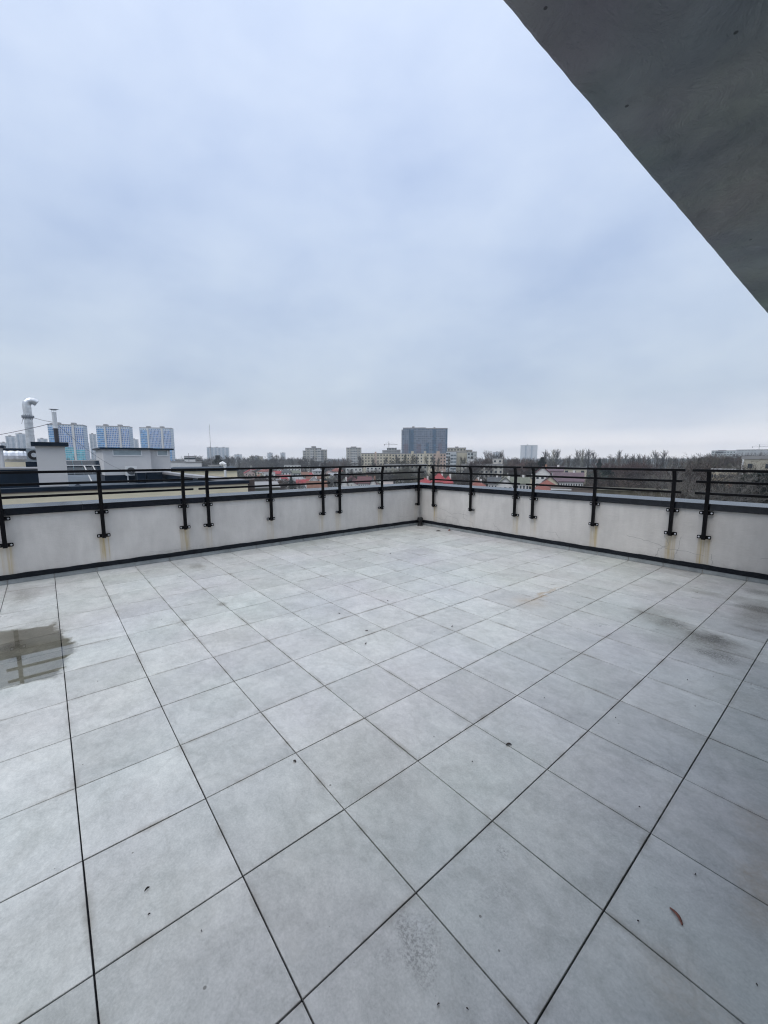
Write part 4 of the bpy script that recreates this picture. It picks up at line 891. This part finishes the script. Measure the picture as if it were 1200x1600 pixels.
# right side
block('cream_house', 'cream two storey house with dark windows beyond the railing at the far right', 'house', None, 1111, 1152, 736, 105, 9, mat('warm_cream', (.44, .39, .30), .9, .1, .3), [(.72, .84, .3, .9, .15, mat('salmon', (.5, .25, .18), .9), 'salmon_panel')], [], parapet_=.3, floors=2, bays=9, ww=.32, wh=.6, skip=3, fh=2.1)
block('cream_block', 'cream apartment block behind dark branches at the right picture edge', 'apartment block', None, 1159, 1215, 717.5, 135, 12, mat('warm_cream2', (.36, .34, .28), .9, .1, .3), [(.0, .06, 0, 1, .2, TRIMW, 'pale_corner')], [], floors=4, bays=5, ww=.9, wh=1.1)
block('hill_complex', 'pale concrete complex on the horizon with a dark roof strip at right', 'building', 'pale buildings on the right horizon', 1112, 1150, 703, 700, 20, mat('bluish_concrete', (.42, .46, .47), .9, .15, .1), [(.2, .5, .9, .98, .3, DWIN, 'dark_band')], [(.25, .6, 1.5)], floors=2, bays=20, ww=1.5, wh=1.2)
block('hill_complex', 'long pale ribbed hall on the horizon reaching the right picture edge', 'building', 'pale buildings on the right horizon', 1150, 1212, 703.2, 720, 25, facade_mat('ribbed_hall', (.38, .40, .41), (.18, .2, .21), (.26, .27, .28), 4, 3, .5, .4), [], [])
block('brick_annex', 'beige block with square windows right of the maroon-roofed villa', 'building', None, 879, 917, 731.5, 200, 10, mat('beige_render', (.52, .48, .38), .9, .1, .3), [(0, 1, .97, 1.0, .3, mat('maroon_fascia', (.16, .10, .10)), 'eaves')], [], parapet_=.3, floors=2, bays=6, ww=1.3, wh=1.5, fh=3.4)
block('flat_roof_shed', 'pale flat roofed shed just beyond the coping at the rail gap', 'shed', 'flat roofs just beyond the coping', 1077, 1108, 773.5, 105, 14, TRIMW, [], [], parapet_=.12)
block('mossy_roof_hall', 'long low hall with mossy brown flat roof just beyond the right coping', 'hall', 'flat roofs just beyond the coping', 928, 1078, 768.5, 100, 10, mat('mossy', (.10, .09, .06), .95, .5, .8), [], [], parapet_=.15, roofm=mat('mossy_roof', (.075, .07, .045), .95, .5, .5))
block('flat_roof_hall', 'low hall with brown roof edge just beyond the coping under the villa', 'hall', 'flat roofs just beyond the coping', 860, 926, 763.5, 100, 8, mat('brown_wall', (.17, .14, .12), .9, .3, .6), [(0, .5, .97, .995, .2, TRIMW, 'white_edge')], [], parapet_=.15, roofm=mat('brown_roof', (.10, .08, .065), .9, .3, .5))
block('flat_roof_hall', 'grey green flat roof beside the brown recess of the neighbouring building', 'hall', 'flat roofs just beyond the coping', 389, 436, 763, 36, 9, mat('grey_green_roof', (.16, .17, .15), .9, .3, .6), [], [], parapet_=.1)
block('white_wall_house', 'plain white low house wall just beyond the coping left of the terrace corner', 'house', None, 598, 614.5, 752, 150, 8, mat('bright_white', (.7, .61, .58), .9, .08, .5), [], [], parapet_=.2)
# ------------------------------------------------------------------ houses
RC = {'bright red': mat('roof_bright_red', (.24, .025, .03), .7, .25, .8), 'maroon': mat('roof_maroon', (.10, .038, .042), .8, .25, .8), 'brick red': mat('roof_brick', (.17, .055, .04), .8, .3, .8), 'rust brown': mat('roof_rust', (.14, .065, .04), .8, .3, .8),
      'dark grey': mat('roof_dgrey', (.06, .065, .07), .8, .3, .8), 'grey green': mat('roof_ggreen', (.12, .13, .10), .8, .25, .8), 'pale grey': mat('roof_pgrey', (.25, .26, .27), .7, .2, .8), 'purple brown': mat('roof_purple', (.085, .05, .062), .6, .25, .8)}
WC = {'white': mat('wall_white', (.62, .61, .59), .9, .1, .5), 'cream': mat('wall_cream', (.54, .49, .38), .9, .1, .5), 'pinkish': mat('wall_pink', (.50, .38, .34), .9, .1, .5), 'grey': mat('wall_grey', (.34, .34, .34), .9, .2, .5), 'brick': mat('wall_brick', (.28, .17, .12), .9, .2, .5)}
def house(label, x0, x1, yr, d, depth, rf, wl, kind='hip', rh=3.0, wins=4, storeys=2, group='suburban houses below the terrace', twist=0, chim=True, cat='house', name='house', extra=None):
    loc, rz, W, H = frame_of(x0, x1, yr, d, twist); root = empty(name, loc, rz, label, cat, group)
    e = H - rh; ov = .4; D = depth; wm, rm = WC[wl], RC[rf]
    mb = MB(); mb.box(-W / 2 + ov, W / 2 - ov, ov, D - ov, 0, e)
    if kind == 'front':  # gable faces the camera
        mb.face([(-W / 2 + ov, ov, e), (W / 2 - ov, ov, e), (0, ov, H - .25)]); mb.face([(-W / 2 + ov, D - ov, e), (W / 2 - ov, D - ov, e), (0, D - ov, H - .25)])
    if kind == 'side':
        for s in (-1, 1): mb.face([(s * (W / 2 - ov), ov, e), (s * (W / 2 - ov), D - ov, e), (s * (W / 2 - ov), D / 2, H - .25)])
    mb.build('wall', wm, root)
    mb = MB(); x, y0_, y1_ = W / 2, 0, D; th = .22; k = min(W, D) * .5
    def sl(pts): mb.face(pts); mb.face([(a, b, c - th) for a, b, c in pts][::-1]); [mb.face([pts[i], pts[(i + 1) % len(pts)], tuple(Vector(pts[(i + 1) % len(pts)]) - Vector((0, 0, th))), tuple(Vector(pts[i]) - Vector((0, 0, th)))]) for i in range(len(pts))]
    ee = e + .02
    if kind == 'hip':
        a, b = (-x + k * .9, D / 2, H), (x - k * .9, D / 2, H)
        if W < D: a, b = (0, D / 2, H), (0, D / 2, H)
        c = [(-x, 0, ee), (x, 0, ee), (x, D, ee), (-x, D, ee)]
        if a == b: [sl([c[i], c[(i + 1) % 4], a]) for i in range(4)]
        else: sl([c[0], c[1], b, a]); sl([c[1], c[2], b]); sl([c[2], c[3], a, b]); sl([c[3], c[0], a])
    elif kind == 'front': sl([(-x, 0, ee), (0, 0, H), (0, D, H), (-x, D, ee)]); sl([(0, 0, H), (x, 0, ee), (x, D, ee), (0, D, H)])
    else: sl([(-x, 0, ee), (x, 0, ee), (x, D / 2, H), (-x, D / 2, H)]); sl([(-x, D / 2, H), (x, D / 2, H), (x, D, ee), (-x, D, ee)])
    ro = mb.build('roof', rm, root)
    if chim:
        mb = MB(); cx = W * .18; mb.box(cx - .4, cx + .4, D * .5 - .35, D * .5 + .35, H - 1.6, H + .7); mb.build('chimney', WC['white'] if rf != 'maroon' else WC['brick'], ro)
    proto = None
    for f in range(storeys):
        z = e - 2.1 - f * 3.0
        if z < .5: break
        for i in range(wins):
            u = -W / 2 + ov + (W - 2 * ov) * (i + .5) / wins
            if proto is None: mb = MB(); hw = min(.5, W / wins * .22); mb.box(-hw, hw, -.05, .05, 0, 1.3); proto = mb.build('window', DWIN, root); o = proto
            else: o = proto.copy(); C.objects.link(o); o.parent = root
            o.location = (u, ov, z)
    return root, W, H
# the named houses
house('bright red hipped roof house with pinkish walls right beside the terrace corner', 672, 700, 738.5, 185, 10, 'bright red', 'pinkish', 'hip', 4.2, 5, chim=True)
house('lower bright red lean roof wing at the right of the bright red house', 692, 709, 743.5, 180, 8, 'bright red', 'pinkish', 'hip', 3.2, 5)
house('pinkish red low roof house in the terrace corner gap', 652, 676, 747, 190, 9, 'bright red', 'pinkish', 'hip', 2.4, 4)
house('maroon hipped roof house left of centre beside a bright red roof', 536, 562, 743, 230, 11, 'maroon', 'cream', 'hip', 3.4, 6)
house('bright red small roof tucked behind the maroon hipped roof', 533, 545, 742, 250, 9, 'bright red', 'white', 'hip', 2.6, 2)
house('long maroon roof house with white gable end and two white chimneys', 558, 581, 745, 205, 10, 'maroon', 'white', 'side', 3.2, 6)
house('white round-windowed gable end with maroon roof left of the terrace corner', 576, 590, 746.5, 190, 10, 'maroon', 'white', 'front', 3.6, 1)
house('white pointed gable wall at the left of the maroon hipped roof', 530, 546, 748, 195, 9, 'grey green', 'white', 'front', 4.0, 1)
house('rust brown hipped roof close to the coping left of centre', 478, 512, 752.5, 175, 12, 'rust brown', 'white', 'side', 4.0, 5)
house('small white gable touching the left end of the rust brown roof', 470, 481, 758.5, 170, 8, 'dark grey', 'white', 'front', 2.5, 1)
house('pale grey angular roofs with white dormer left of the rail gap', 480, 500, 745, 225, 9, 'pale grey', 'white', 'front', 3.2, 3)
house('red roof house above the pale angular roofs', 478, 494, 738.5, 300, 10, 'bright red', 'cream', 'hip', 3.2, 4)
# the white villa
house('white villa with maroon gabled roof, round window pair and balconies', 835, 862, 729, 165, 12, 'maroon', 'white', 'front', 2.6, 3, 2, twist=0)
house('taller middle section of the villa with maroon roof and dark loft windows', 852, 882, 729.5, 172, 10, 'purple brown', 'white', 'side', 1.7, 5, 1)
house('broad purple brown roof of the villa wing with a row of narrow windows', 862, 914, 739, 158, 14, 'purple brown', 'white', 'side', 3.0, 12, 1)
house('cream front gable between villa and its purple brown wing', 846, 874, 743, 150, 8, 'purple brown', 'cream', 'front', 2.6, 1, 1, chim=False)
house('brick red low hipped roof in front of the villa', 838, 872, 750.5, 135, 8, 'brick red', 'grey', 'hip', 2.0, 3, 1, chim=False)
house('orange red patch of low roof just above the coping below the villa', 830, 866, 758.5, 120, 7, 'brick red', 'white', 'hip', 1.4, 3, 1, chim=False)
house('grey green twin gable house with white walls left of the villa', 776, 804, 745.5, 150, 10, 'grey green', 'white', 'front', 2.8, 3)
house('grey green side roof joined to the twin gable house, white chimneys', 794, 829, 746, 156, 9, 'grey green', 'white', 'side', 2.2, 6)
house('dark grey roof with white edge left of the grey green gables', 761, 784, 746, 165, 10, 'dark grey', 'white', 'side', 2.4, 4)
house('brick red low roof between the bright red house and dark grey roof', 734, 760, 752.5, 160, 9, 'brick red', 'pinkish', 'hip', 1.8, 4)
house('cream gable peeking left of the villa behind the railing post', 820, 838, 744, 170, 9, 'dark grey', 'cream', 'front', 3.2, 1)
house('rust coloured small roof above the brick red low roof', 738, 752, 748, 200, 8, 'rust brown', 'brick', 'hip', 2.2, 2)
# remaining suburb, each with a label of its own
rnd = random.Random(21); used = set(); ZN = [('left of the third railing post', 388, 422), ('right of the third railing post', 428, 470), ('under the stepped panel tower', 470, 503), ('behind the double posts', 508, 530), ('below the lone panel tower', 540, 597),
      ('behind the terrace corner', 610, 655), ('right of the bright red house', 705, 760), ('among trees left of the villa', 770, 830)]
for zi, (zn, a, b) in enumerate(ZN):
    for row, (dist, wn_) in enumerate(((rnd.uniform(215, 250), 'front row'), (rnd.uniform(280, 330), 'second row'), (rnd.uniform(380, 450), 'third row'), (rnd.uniform(520, 640), 'far row'))):
        if (zi >= 5 and row < 1) or (zi in (6, 7) and row > 1): continue
        for k in range(3 if zi in (0, 1) else 2):
            for _ in range(40):
                rf = rnd.choice(['bright red', 'brick red', 'brick red', 'maroon', 'rust brown', 'dark grey', 'pale grey', 'grey green']); wl = rnd.choice(['white', 'white', 'cream', 'pinkish', 'grey'])
                lb = f'small {rf} roofed house with {wl} walls, {wn_} {zn}'.replace('small ', '', 1)
                if lb not in used: break
            used.add(lb)
            xm = a + (b - a) * (k + .5 + rnd.uniform(-.35, .35)) / (3 if zi in (0, 1) else 2); wpx = rnd.uniform(9, 13) * 635 / dist; Hh = rnd.uniform(6.5, 10.0); el = (EYE.z - (GROUND + Hh)) / dist
            yy = 716.7 + el * math.hypot(635, xm - 600)
            house(lb, xm - wpx / 2, xm + wpx / 2, yy, dist, rnd.uniform(8, 11), rf, wl, rnd.choice(['hip', 'front', 'side']), rnd.uniform(2.2, 3.4), 3, 2, twist=rnd.uniform(-.6, .6), chim=rnd.random() < .6)
# parked vehicle beyond the right coping
def van():
    loc = at(1119, 780, 100); r = empty('white_van', (loc.x, loc.y, at(1119, 786, 100).z), BEAR0 - math.pi / 2 - .3, 'white and blue parked van partly visible beyond the coping at right', 'van')
    O = r; mb = MB(); pr = [(-2.4, .3), (2.4, .3), (2.4, .9), (1.8, 1.15), (1.2, 1.9), (-2.3, 2.0), (-2.4, 1.0)]
    for y in (-.9, .9): mb.face([(x, y, z) for x, z in pr])
    for i in range(len(pr)): j = (i + 1) % len(pr); mb.face([(pr[i][0], -.9, pr[i][1]), (pr[j][0], -.9, pr[j][1]), (pr[j][0], .9, pr[j][1]), (pr[i][0], .9, pr[i][1])])
    mb.build('body', mat('van_white', (.6, .63, .66), .3, .05, 1), r)
    for a, b in ((-2.0, -.9), (-.7, .4), (.6, 1.3)): mb = MB(); mb.box(a, b, -.92, -.89, 1.15, 1.7); mb.build('window', DWIN, r)
    for x in (-1.5, 1.5):
        for y in (-.85, .85): mb = MB(); mb.tube([(x, y - .1, .33), (x, y + .1, .33)], .33, 14); mb.build('wheel', BLACK, r)
    # retaining ground it stands on
    g = MB(); q = r.location; g.box(q.x - 9, q.x + 9, q.y - 6, q.y + 9, GROUND - .2, q.z); tag(g.build('raised_yard', mat('asphalt_yard', (.09, .09, .09), .9, .3, .4)), kind='structure')
van()
# ------------------------------------------------------------------ trees
BARKS = {'grey': mat('bark_grey', (.12, .115, .105), .95, .25, 2), 'brown': mat('bark_brown', (.105, .08, .065), .95, .25, 2), 'red': mat('bark_red', (.12, .07, .06), .95, .25, 2), 'olive': mat('bark_olive', (.13, .125, .085), .95, .25, 2), 'pale': mat('bark_pale', (.27, .25, .22), .95, .3, 2)}
EVG = mat('evergreen', (.022, .045, .032), .9, .4, .6); IVY = mat('ivy_green', (.028, .05, .04), .9, .5, .7)
for m_ in list(BARKS.values()) + [EVG, IVY]:
    nt = m_.node_tree; b = nt.nodes['Principled BSDF']; src = b.inputs['Base Color'].links[0].from_socket
    oi = N(nt, 'ShaderNodeObjectInfo'); k = RAMP(nt, oi.outputs['Random'], [(0.0, .3), (0.7, .62), (1.0, 1.5)]); L(nt, MIX(nt, 1.0, src, k, 'MULTIPLY'), b.inputs['Base Color'])
def tree_meshes(seed, kind, H=20.0):
    rn = random.Random(seed); tr_ = MB(); cr = MB()
    def rv(s): return Vector((rn.gauss(0, s), rn.gauss(0, s), rn.gauss(0, s)))
    twigw = dict(poplar=.042, broad=.045, bush=.045, pale=.04, fine=.04, open=.028)[kind]
    def blade(p, d, L_, w):
        s = d.cross(rv(1)).normalized() * w; cr.v.extend([tuple(p - s), tuple(p + s), tuple(p + d * L_)]); n = len(cr.v); cr.f.append((n - 3, n - 2, n - 1)); cr.m.append(0)
    def twigs(p, d, L_, n):
        for _ in range(n):
            dd = (d + rv(.45 if kind != 'poplar' else .22) + Vector((0, 0, .25))).normalized(); q = p + d * L_ * rn.random()
            l = rn.uniform(.6, 1.5) if kind != 'poplar' else rn.uniform(.4, 1.1); blade(q, dd, l, twigw)
            blade(q + dd * l * .5, (dd + rv(.4)).normalized(), l * .6, twigw * .7)
    def branch(p, d, L_, r, lvl, mb, up_):
        n = 3; pts = [p]; q = p
        for k in range(n):
            d = (d + rv(.10) + Vector((0, 0, up_))).normalized(); q = q + d * L_ / n; pts.append(q)
        mb.tube(pts, [r * (1 - .22 * k) for k in range(n + 1)], 4 if lvl < 2 else 3, caps=False)
        if lvl >= 3: twigs(pts[0], (pts[-1] - pts[0]).normalized(), L_, 7 if kind != 'open' else 3); return
        nc = (5, 5, 4)[lvl] if kind != 'poplar' else (0, 4, 4)[lvl]
        for k in range(nc):
            t = .35 + .65 * (k + rn.random()) / nc; a = pts[min(int(t * n), n - 1)].lerp(pts[min(int(t * n) + 1, n)], (t * n) % 1)
            sp = (.75 if kind != 'poplar' else .35)
            dd = (d + rv(sp)).normalized(); 
            if dd.z < -.1: dd.z *= -.5
            branch(a, dd, L_ * rn.uniform(.45, .68), r * .5, lvl + 1, cr if lvl >= 1 or kind != 'poplar' else mb, up_)
        twigs(pts[1], d, L_ * .7, 5)
    if kind == 'poplar':
        pts = []; x = y = 0
        for k in range(9): pts.append((x, y, H * .97 * k / 8)); x += rn.gauss(0, .1); y += rn.gauss(0, .1)
        tr_.tube(pts, [.34 * (1 - k / 8.6) + .02 for k in range(9)], 6, caps=False)
        for k in range(46):
            t = .12 + .86 * k / 46; z = H * .97 * t; a = rn.uniform(0, 6.28); d = Vector((math.cos(a) * .32, math.sin(a) * .32, 1)).normalized()
            i = min(int(t * 8), 7); c = Vector(pts[i]).lerp(Vector(pts[i + 1]), t * 8 - i)
            if t > .8:
                twigs(c, d, .7, 3); continue
            d = Vector((math.cos(a) * .42, math.sin(a) * .42, 1)).normalized()
            branch(c, d, H * (.03 + .17 * math.sin(math.pi * (.12 + .86 * t)) ** .8), .06, 2, cr, .12)
    else:
        hb = H * dict(broad=.22, bush=.08, pale=.2, fine=.18, open=.2)[kind]
        top = Vector((rn.gauss(0, .3), rn.gauss(0, .3), hb)); tr_.tube([(0, 0, 0), tuple(top * .5), tuple(top)], [.42, .34, .30], 7, caps=False)
        nl = 5
        for k in range(nl):
            a = 6.28 * k / nl + rn.random(); s = rn.uniform(.25, .75) * (1.2 if kind == 'bush' else 1)
            branch(top + Vector((0, 0, -rn.random() * hb * .3)), Vector((math.cos(a) * s, math.sin(a) * s, 1)).normalized(), H * rn.uniform(.36, .46), .20, 0, tr_, .07)
    zs = max(v[2] for v in cr.v); k = H / zs
    for mb in (tr_, cr): mb.v = [(a * k, b * k, c * k) for a, b, c in mb.v]
    return tr_, cr
def evergreen_meshes(seed, H=14.0, ivy=False):
    rn = random.Random(seed); tr_ = MB(); cr = MB(); tr_.tube([(0, 0, 0), (0, 0, H * .95)], [.25, .03], 6, caps=False)
    for _ in range(6500 if not ivy else 9000):
        t = rn.random() ** (.8 if not ivy else .6); z = H * (.08 + .92 * t)
        R = H * .26 * (1 - t) ** .75 * (.75 + .35 * math.sin(z * 2.6 + seed)) if not ivy else H * .25 * (math.sin(math.pi * min(1, .12 + .86 * t)) ** .5) * (.8 + .3 * math.sin(z * 1.7 + seed))
        a = rn.uniform(0, 6.28); rr = R * rn.random() ** .4 * (1 + .2 * math.sin(3 * a + seed)); p = Vector((rr * math.cos(a), rr * math.sin(a), z))
        d = Vector((math.cos(a), math.sin(a), rn.uniform(-.5, .6))).normalized(); s = d.cross(Vector((rn.gauss(0, 1), rn.gauss(0, 1), rn.gauss(0, 1)))).normalized() * rn.uniform(.04, .11); l = rn.uniform(.2, .5)
        n = len(cr.v); cr.v += [tuple(p - s), tuple(p + s), tuple(p + s * .6 + d * l), tuple(p - s * .6 + d * l)]; cr.f.append((n, n + 1, n + 2, n + 3)); cr.m.append(0)
    return tr_, cr
PROTO = {}
def proto(kind, i):
    key = (kind, i)
    if key not in PROTO:
        base, col = kind.split('_')
        if base in ('evergreen', 'ivy'): t_, c_ = evergreen_meshes(i * 7 + 1, ivy=base == 'ivy'); H = 14.0; bm_, cm_ = BARKS['brown'], EVG if base == 'evergreen' else IVY
        else: t_, c_ = tree_meshes(hash(base) % 1 + i * 13 + len(base) * 101, base); H = 20.0; bm_ = cm_ = BARKS[col]
        res = []
        for nm, mb, m in (('trunk', t_, bm_), ('crown', c_, cm_)):
            me = bpy.data.meshes.new(nm); me.from_pydata(mb.v, [], mb.f); me.materials.append(m); me.update(); res.append(me)
        PROTO[key] = (*res, H)
    return PROTO[key]
ntree = 0
def tree(kind, x, yt, d, label, group, name='bare_tree', cat='tree', nvar=3, sx=1.0, rn=random):
    global ntree
    p = at(x, yt, d); Hh = p.z - GROUND
    tm, cm, H0 = proto(kind, rn.randrange(nvar)); s = Hh / H0
    r = empty(name, (p.x, p.y, GROUND), rn.uniform(0, 6.28), label, cat, group); r.scale = (s * sx, s * sx, s); ntree += 1
    for nm, me in (('trunk', tm), ('crown', cm)):
        o = bpy.data.objects.new(nm, me); C.objects.link(o); o.parent = r
def zone(n, kinds, xr, yr, dr, label, group, seed, name='bare_tree', sx=(0.9, 1.25)):
    rn = random.Random(seed)
    for k in range(n):
        x = xr[0] + (xr[1] - xr[0]) * (k + rn.random()) / n
        tree(rn.choice(kinds), x, rn.uniform(*yr), rn.uniform(*dr), label, group, name, rn=rn, sx=rn.uniform(*sx))
zone(34, ['broad_grey', 'fine_grey', 'poplar_grey'], (300, 478), (709, 715), (480, 700), 'hazy bare tree in the wood below the hazy slab and small blocks', 'bare trees in the wood left of centre', 1)
zone(1, ['ivy_x'], (338, 340), (711.5, 712), (380, 380), 'single dark taller tree in the hazy wood right of the radio mast', None, 2, 'dark_tree', (.8, .8))
zone(22, ['broad_grey', 'poplar_grey', 'fine_brown'], (470, 615), (710, 718), (400, 480), 'bare tree around the feet of the grey panel towers', 'bare trees below the grey panel towers', 3)
zone(14, ['poplar_grey', 'poplar_olive'], (600, 745), (707, 713), (330, 385), 'slim bare poplar in front of the cream blocks', 'bare poplars before the cream blocks', 4, 'bare_poplar', (.9, 1.2))
zone(3, ['fine_olive', 'broad_olive'], (617, 640), (711, 714), (300, 330), 'olive tinted rounded bare tree before the long cream block', 'olive trees before the long cream block', 5, sx=(1.2, 1.4))
zone(26, ['broad_grey', 'fine_olive', 'fine_grey'], (530, 735), (727, 737), (230, 285), 'dark bare tree screening the long grey block near the terrace corner', 'bare trees around the terrace corner', 6)
zone(16, ['fine_grey', 'broad_grey', 'bush_brown'], (395, 530), (738, 752), (200, 290), 'bare garden tree among the red roofs left of centre', 'garden trees among the suburb roofs', 7)
zone(10, ['ivy_x', 'evergreen_x'], (395, 600), (742, 752), (210, 330), 'small dark evergreen among the suburb roofs', 'small evergreens among the suburb roofs', 8, 'evergreen_tree', (.9, 1.3))
zone(7, ['poplar_grey', 'poplar_brown'], (758, 788), (700, 708), (360, 420), 'tall bare poplar in the clump right of the stepped blocks', 'poplar clump right of the stepped blocks', 9, 'bare_poplar', (.9, 1.1))
zone(22, ['broad_brown', 'broad_red', 'fine_grey'], (742, 868), (711, 718), (280, 380), 'brownish bare tree in the belt below the three-lobed high-rise', 'bare trees left of and behind the villa', 10)
zone(8, ['fine_brown', 'broad_brown'], (705, 835), (734, 742), (185, 240), 'bare tree just behind the grey green and dark grey roofs', 'bare trees behind the near roofs', 11)
zone(34, ['poplar_grey', 'poplar_olive', 'poplar_grey', 'poplar_brown'], (850, 1062), (699, 714), (330, 460), 'tall bare poplar in the row on the skyline right of the villa', 'poplar row right of the villa', 12, 'bare_poplar', (.9, 1.3))
zone(8, ['broad_red', 'bush_red'], (955, 1015), (715, 720), (240, 300), 'reddish brown bare tree before the poplar row', 'reddish bare trees before the poplar row', 13, sx=(1.1, 1.4))
zone(16, ['open_grey', 'open_pale', 'fine_brown', 'bush_brown'], (925, 1068), (728, 742), (150, 215), 'lower bare tree filling the view between the rails right of the villa', 'lower bare trees right of the villa', 14, sx=(1.1, 1.4))
zone(6, ['ivy_x', 'ivy_x', 'evergreen_x'], (928, 958), (729, 740), (175, 200), 'dark ivy clad tree beside the second right railing post', 'dark ivy trees right of the villa', 15, 'ivy_clad_tree', (.9, 1.2))
tree('evergreen_x', 847.5, 714.8, 240, 'dark conical evergreen above the villa roof', None, 'evergreen_tree', sx=1.25)
tree('evergreen_x', 937, 718, 260, 'narrow dark evergreen before the poplar row', None, 'evergreen_tree', sx=.8)
zone(6, ['open_brown', 'open_grey', 'open_olive'], (1058, 1128), (706, 714), (150, 200), 'large spreading bare tree above the gap in the right railing', 'large bare trees at the right railing gap', 16, sx=(1.0, 1.25))
tree('open_pale', 1078, 722, 80, 'pale barked leaning bare tree standing in the right rail gap', None, 'bare_tree', sx=.7)
zone(28, ['broad_grey', 'fine_brown', 'broad_brown', 'fine_grey'], (1106, 1212), (703, 714), (260, 420), 'bare tree before the pale complex at the right edge', 'bare trees at the right edge', 17)
zone(6, ['ivy_x', 'ivy_x', 'evergreen_x'], (1168, 1215), (735, 752), (75, 110), 'dark leafy evergreen beyond the railing at the right edge', 'dark evergreens at the right edge', 18, 'evergreen_tree', (1.0, 1.3))
zone(10, ['open_grey', 'open_brown', 'fine_grey'], (1146, 1212), (709, 730), (75, 110), 'near bare tree with dark spreading branches at the right edge', 'near bare trees at the right edge', 19)
zone(5, ['bush_red', 'bush_brown'], (1112, 1150), (745, 756), (80, 98), 'reddish shrub like bare tree before the cream house', 'shrub like trees before the cream house', 20, sx=(1.0, 1.3))
zone(3, ['bush_olive'], (1112, 1160), (756, 764), (75, 90), 'olive bare shrub below the cream house', 'olive shrubs below the cream house', 21, 'shrub', (1.2, 1.5))
# ------------------------------------------------------------------ far woodland: one mass to the horizon
def woodland(name, col, dr, n, xr, seed, hh):
    rn = np.random.RandomState(seed); mb = MB()
    for _ in range(n):
        d = math.sqrt(rn.uniform(dr[0] ** 2, dr[1] ** 2)); x = rn.uniform(*xr); p = at(x, 716, d); H = rn.uniform(*hh); w = rn.uniform(1.6, 4.5)
        for _ in range(15):
            q = Vector((p.x + rn.normal(0, w * .6), p.y + rn.normal(0, w * .6), GROUND + H * rn.uniform(0, .75))); l = min(H * rn.uniform(.25, .5), GROUND + H - q.z + 1)
            a = rn.uniform(0, 6.28); s = Vector((math.cos(a), math.sin(a), 0)) * rn.uniform(.25, .8)
            k = len(mb.v); mb.v += [tuple(q - s), tuple(q + s), tuple(q + Vector((rn.normal(0, .8), rn.normal(0, .8), l)))]; mb.f.append((k, k + 1, k + 2)); mb.m.append(0)
    tag(mb.build(name, mat(name + '_mat', col, .95, .35, .03), fix=False), kind='stuff', label='distant bare woodland stretching to the horizon', cat='woodland')
woodland('distant_woodland', (.05, .055, .048), (560, 2600), 9000, (-150, 1350), 5, (15, 22))
# shrubs / undergrowth on the ground between the houses
woodland('undergrowth', (.07, .068, .045), (90, 600), 7000, (300, 1300), 8, (2, 6))
# ------------------------------------------------------------------ haze
def haze():
    m = bpy.data.materials.new('haze'); m.use_nodes = True; nt = m.node_tree; nt.nodes.clear()
    v = N(nt, 'ShaderNodeVolumePrincipled'); v.inputs['Color'].default_value = (.86, .93, 1.0, 1); v.inputs['Density'].default_value = HAZE; v.inputs['Anisotropy'].default_value = 0
    L(nt, v.outputs[0], N(nt, 'ShaderNodeOutputMaterial').inputs['Volume'])
    mb = MB(); S = 3700; mb.box(-S, S, -S, S, GROUND - 1, 95); o = mb.build('haze', m); tag(o, kind='stuff')
HAZE = 0.00028
haze()
print('trees', ntree, 'objects', len(bpy.data.objects))
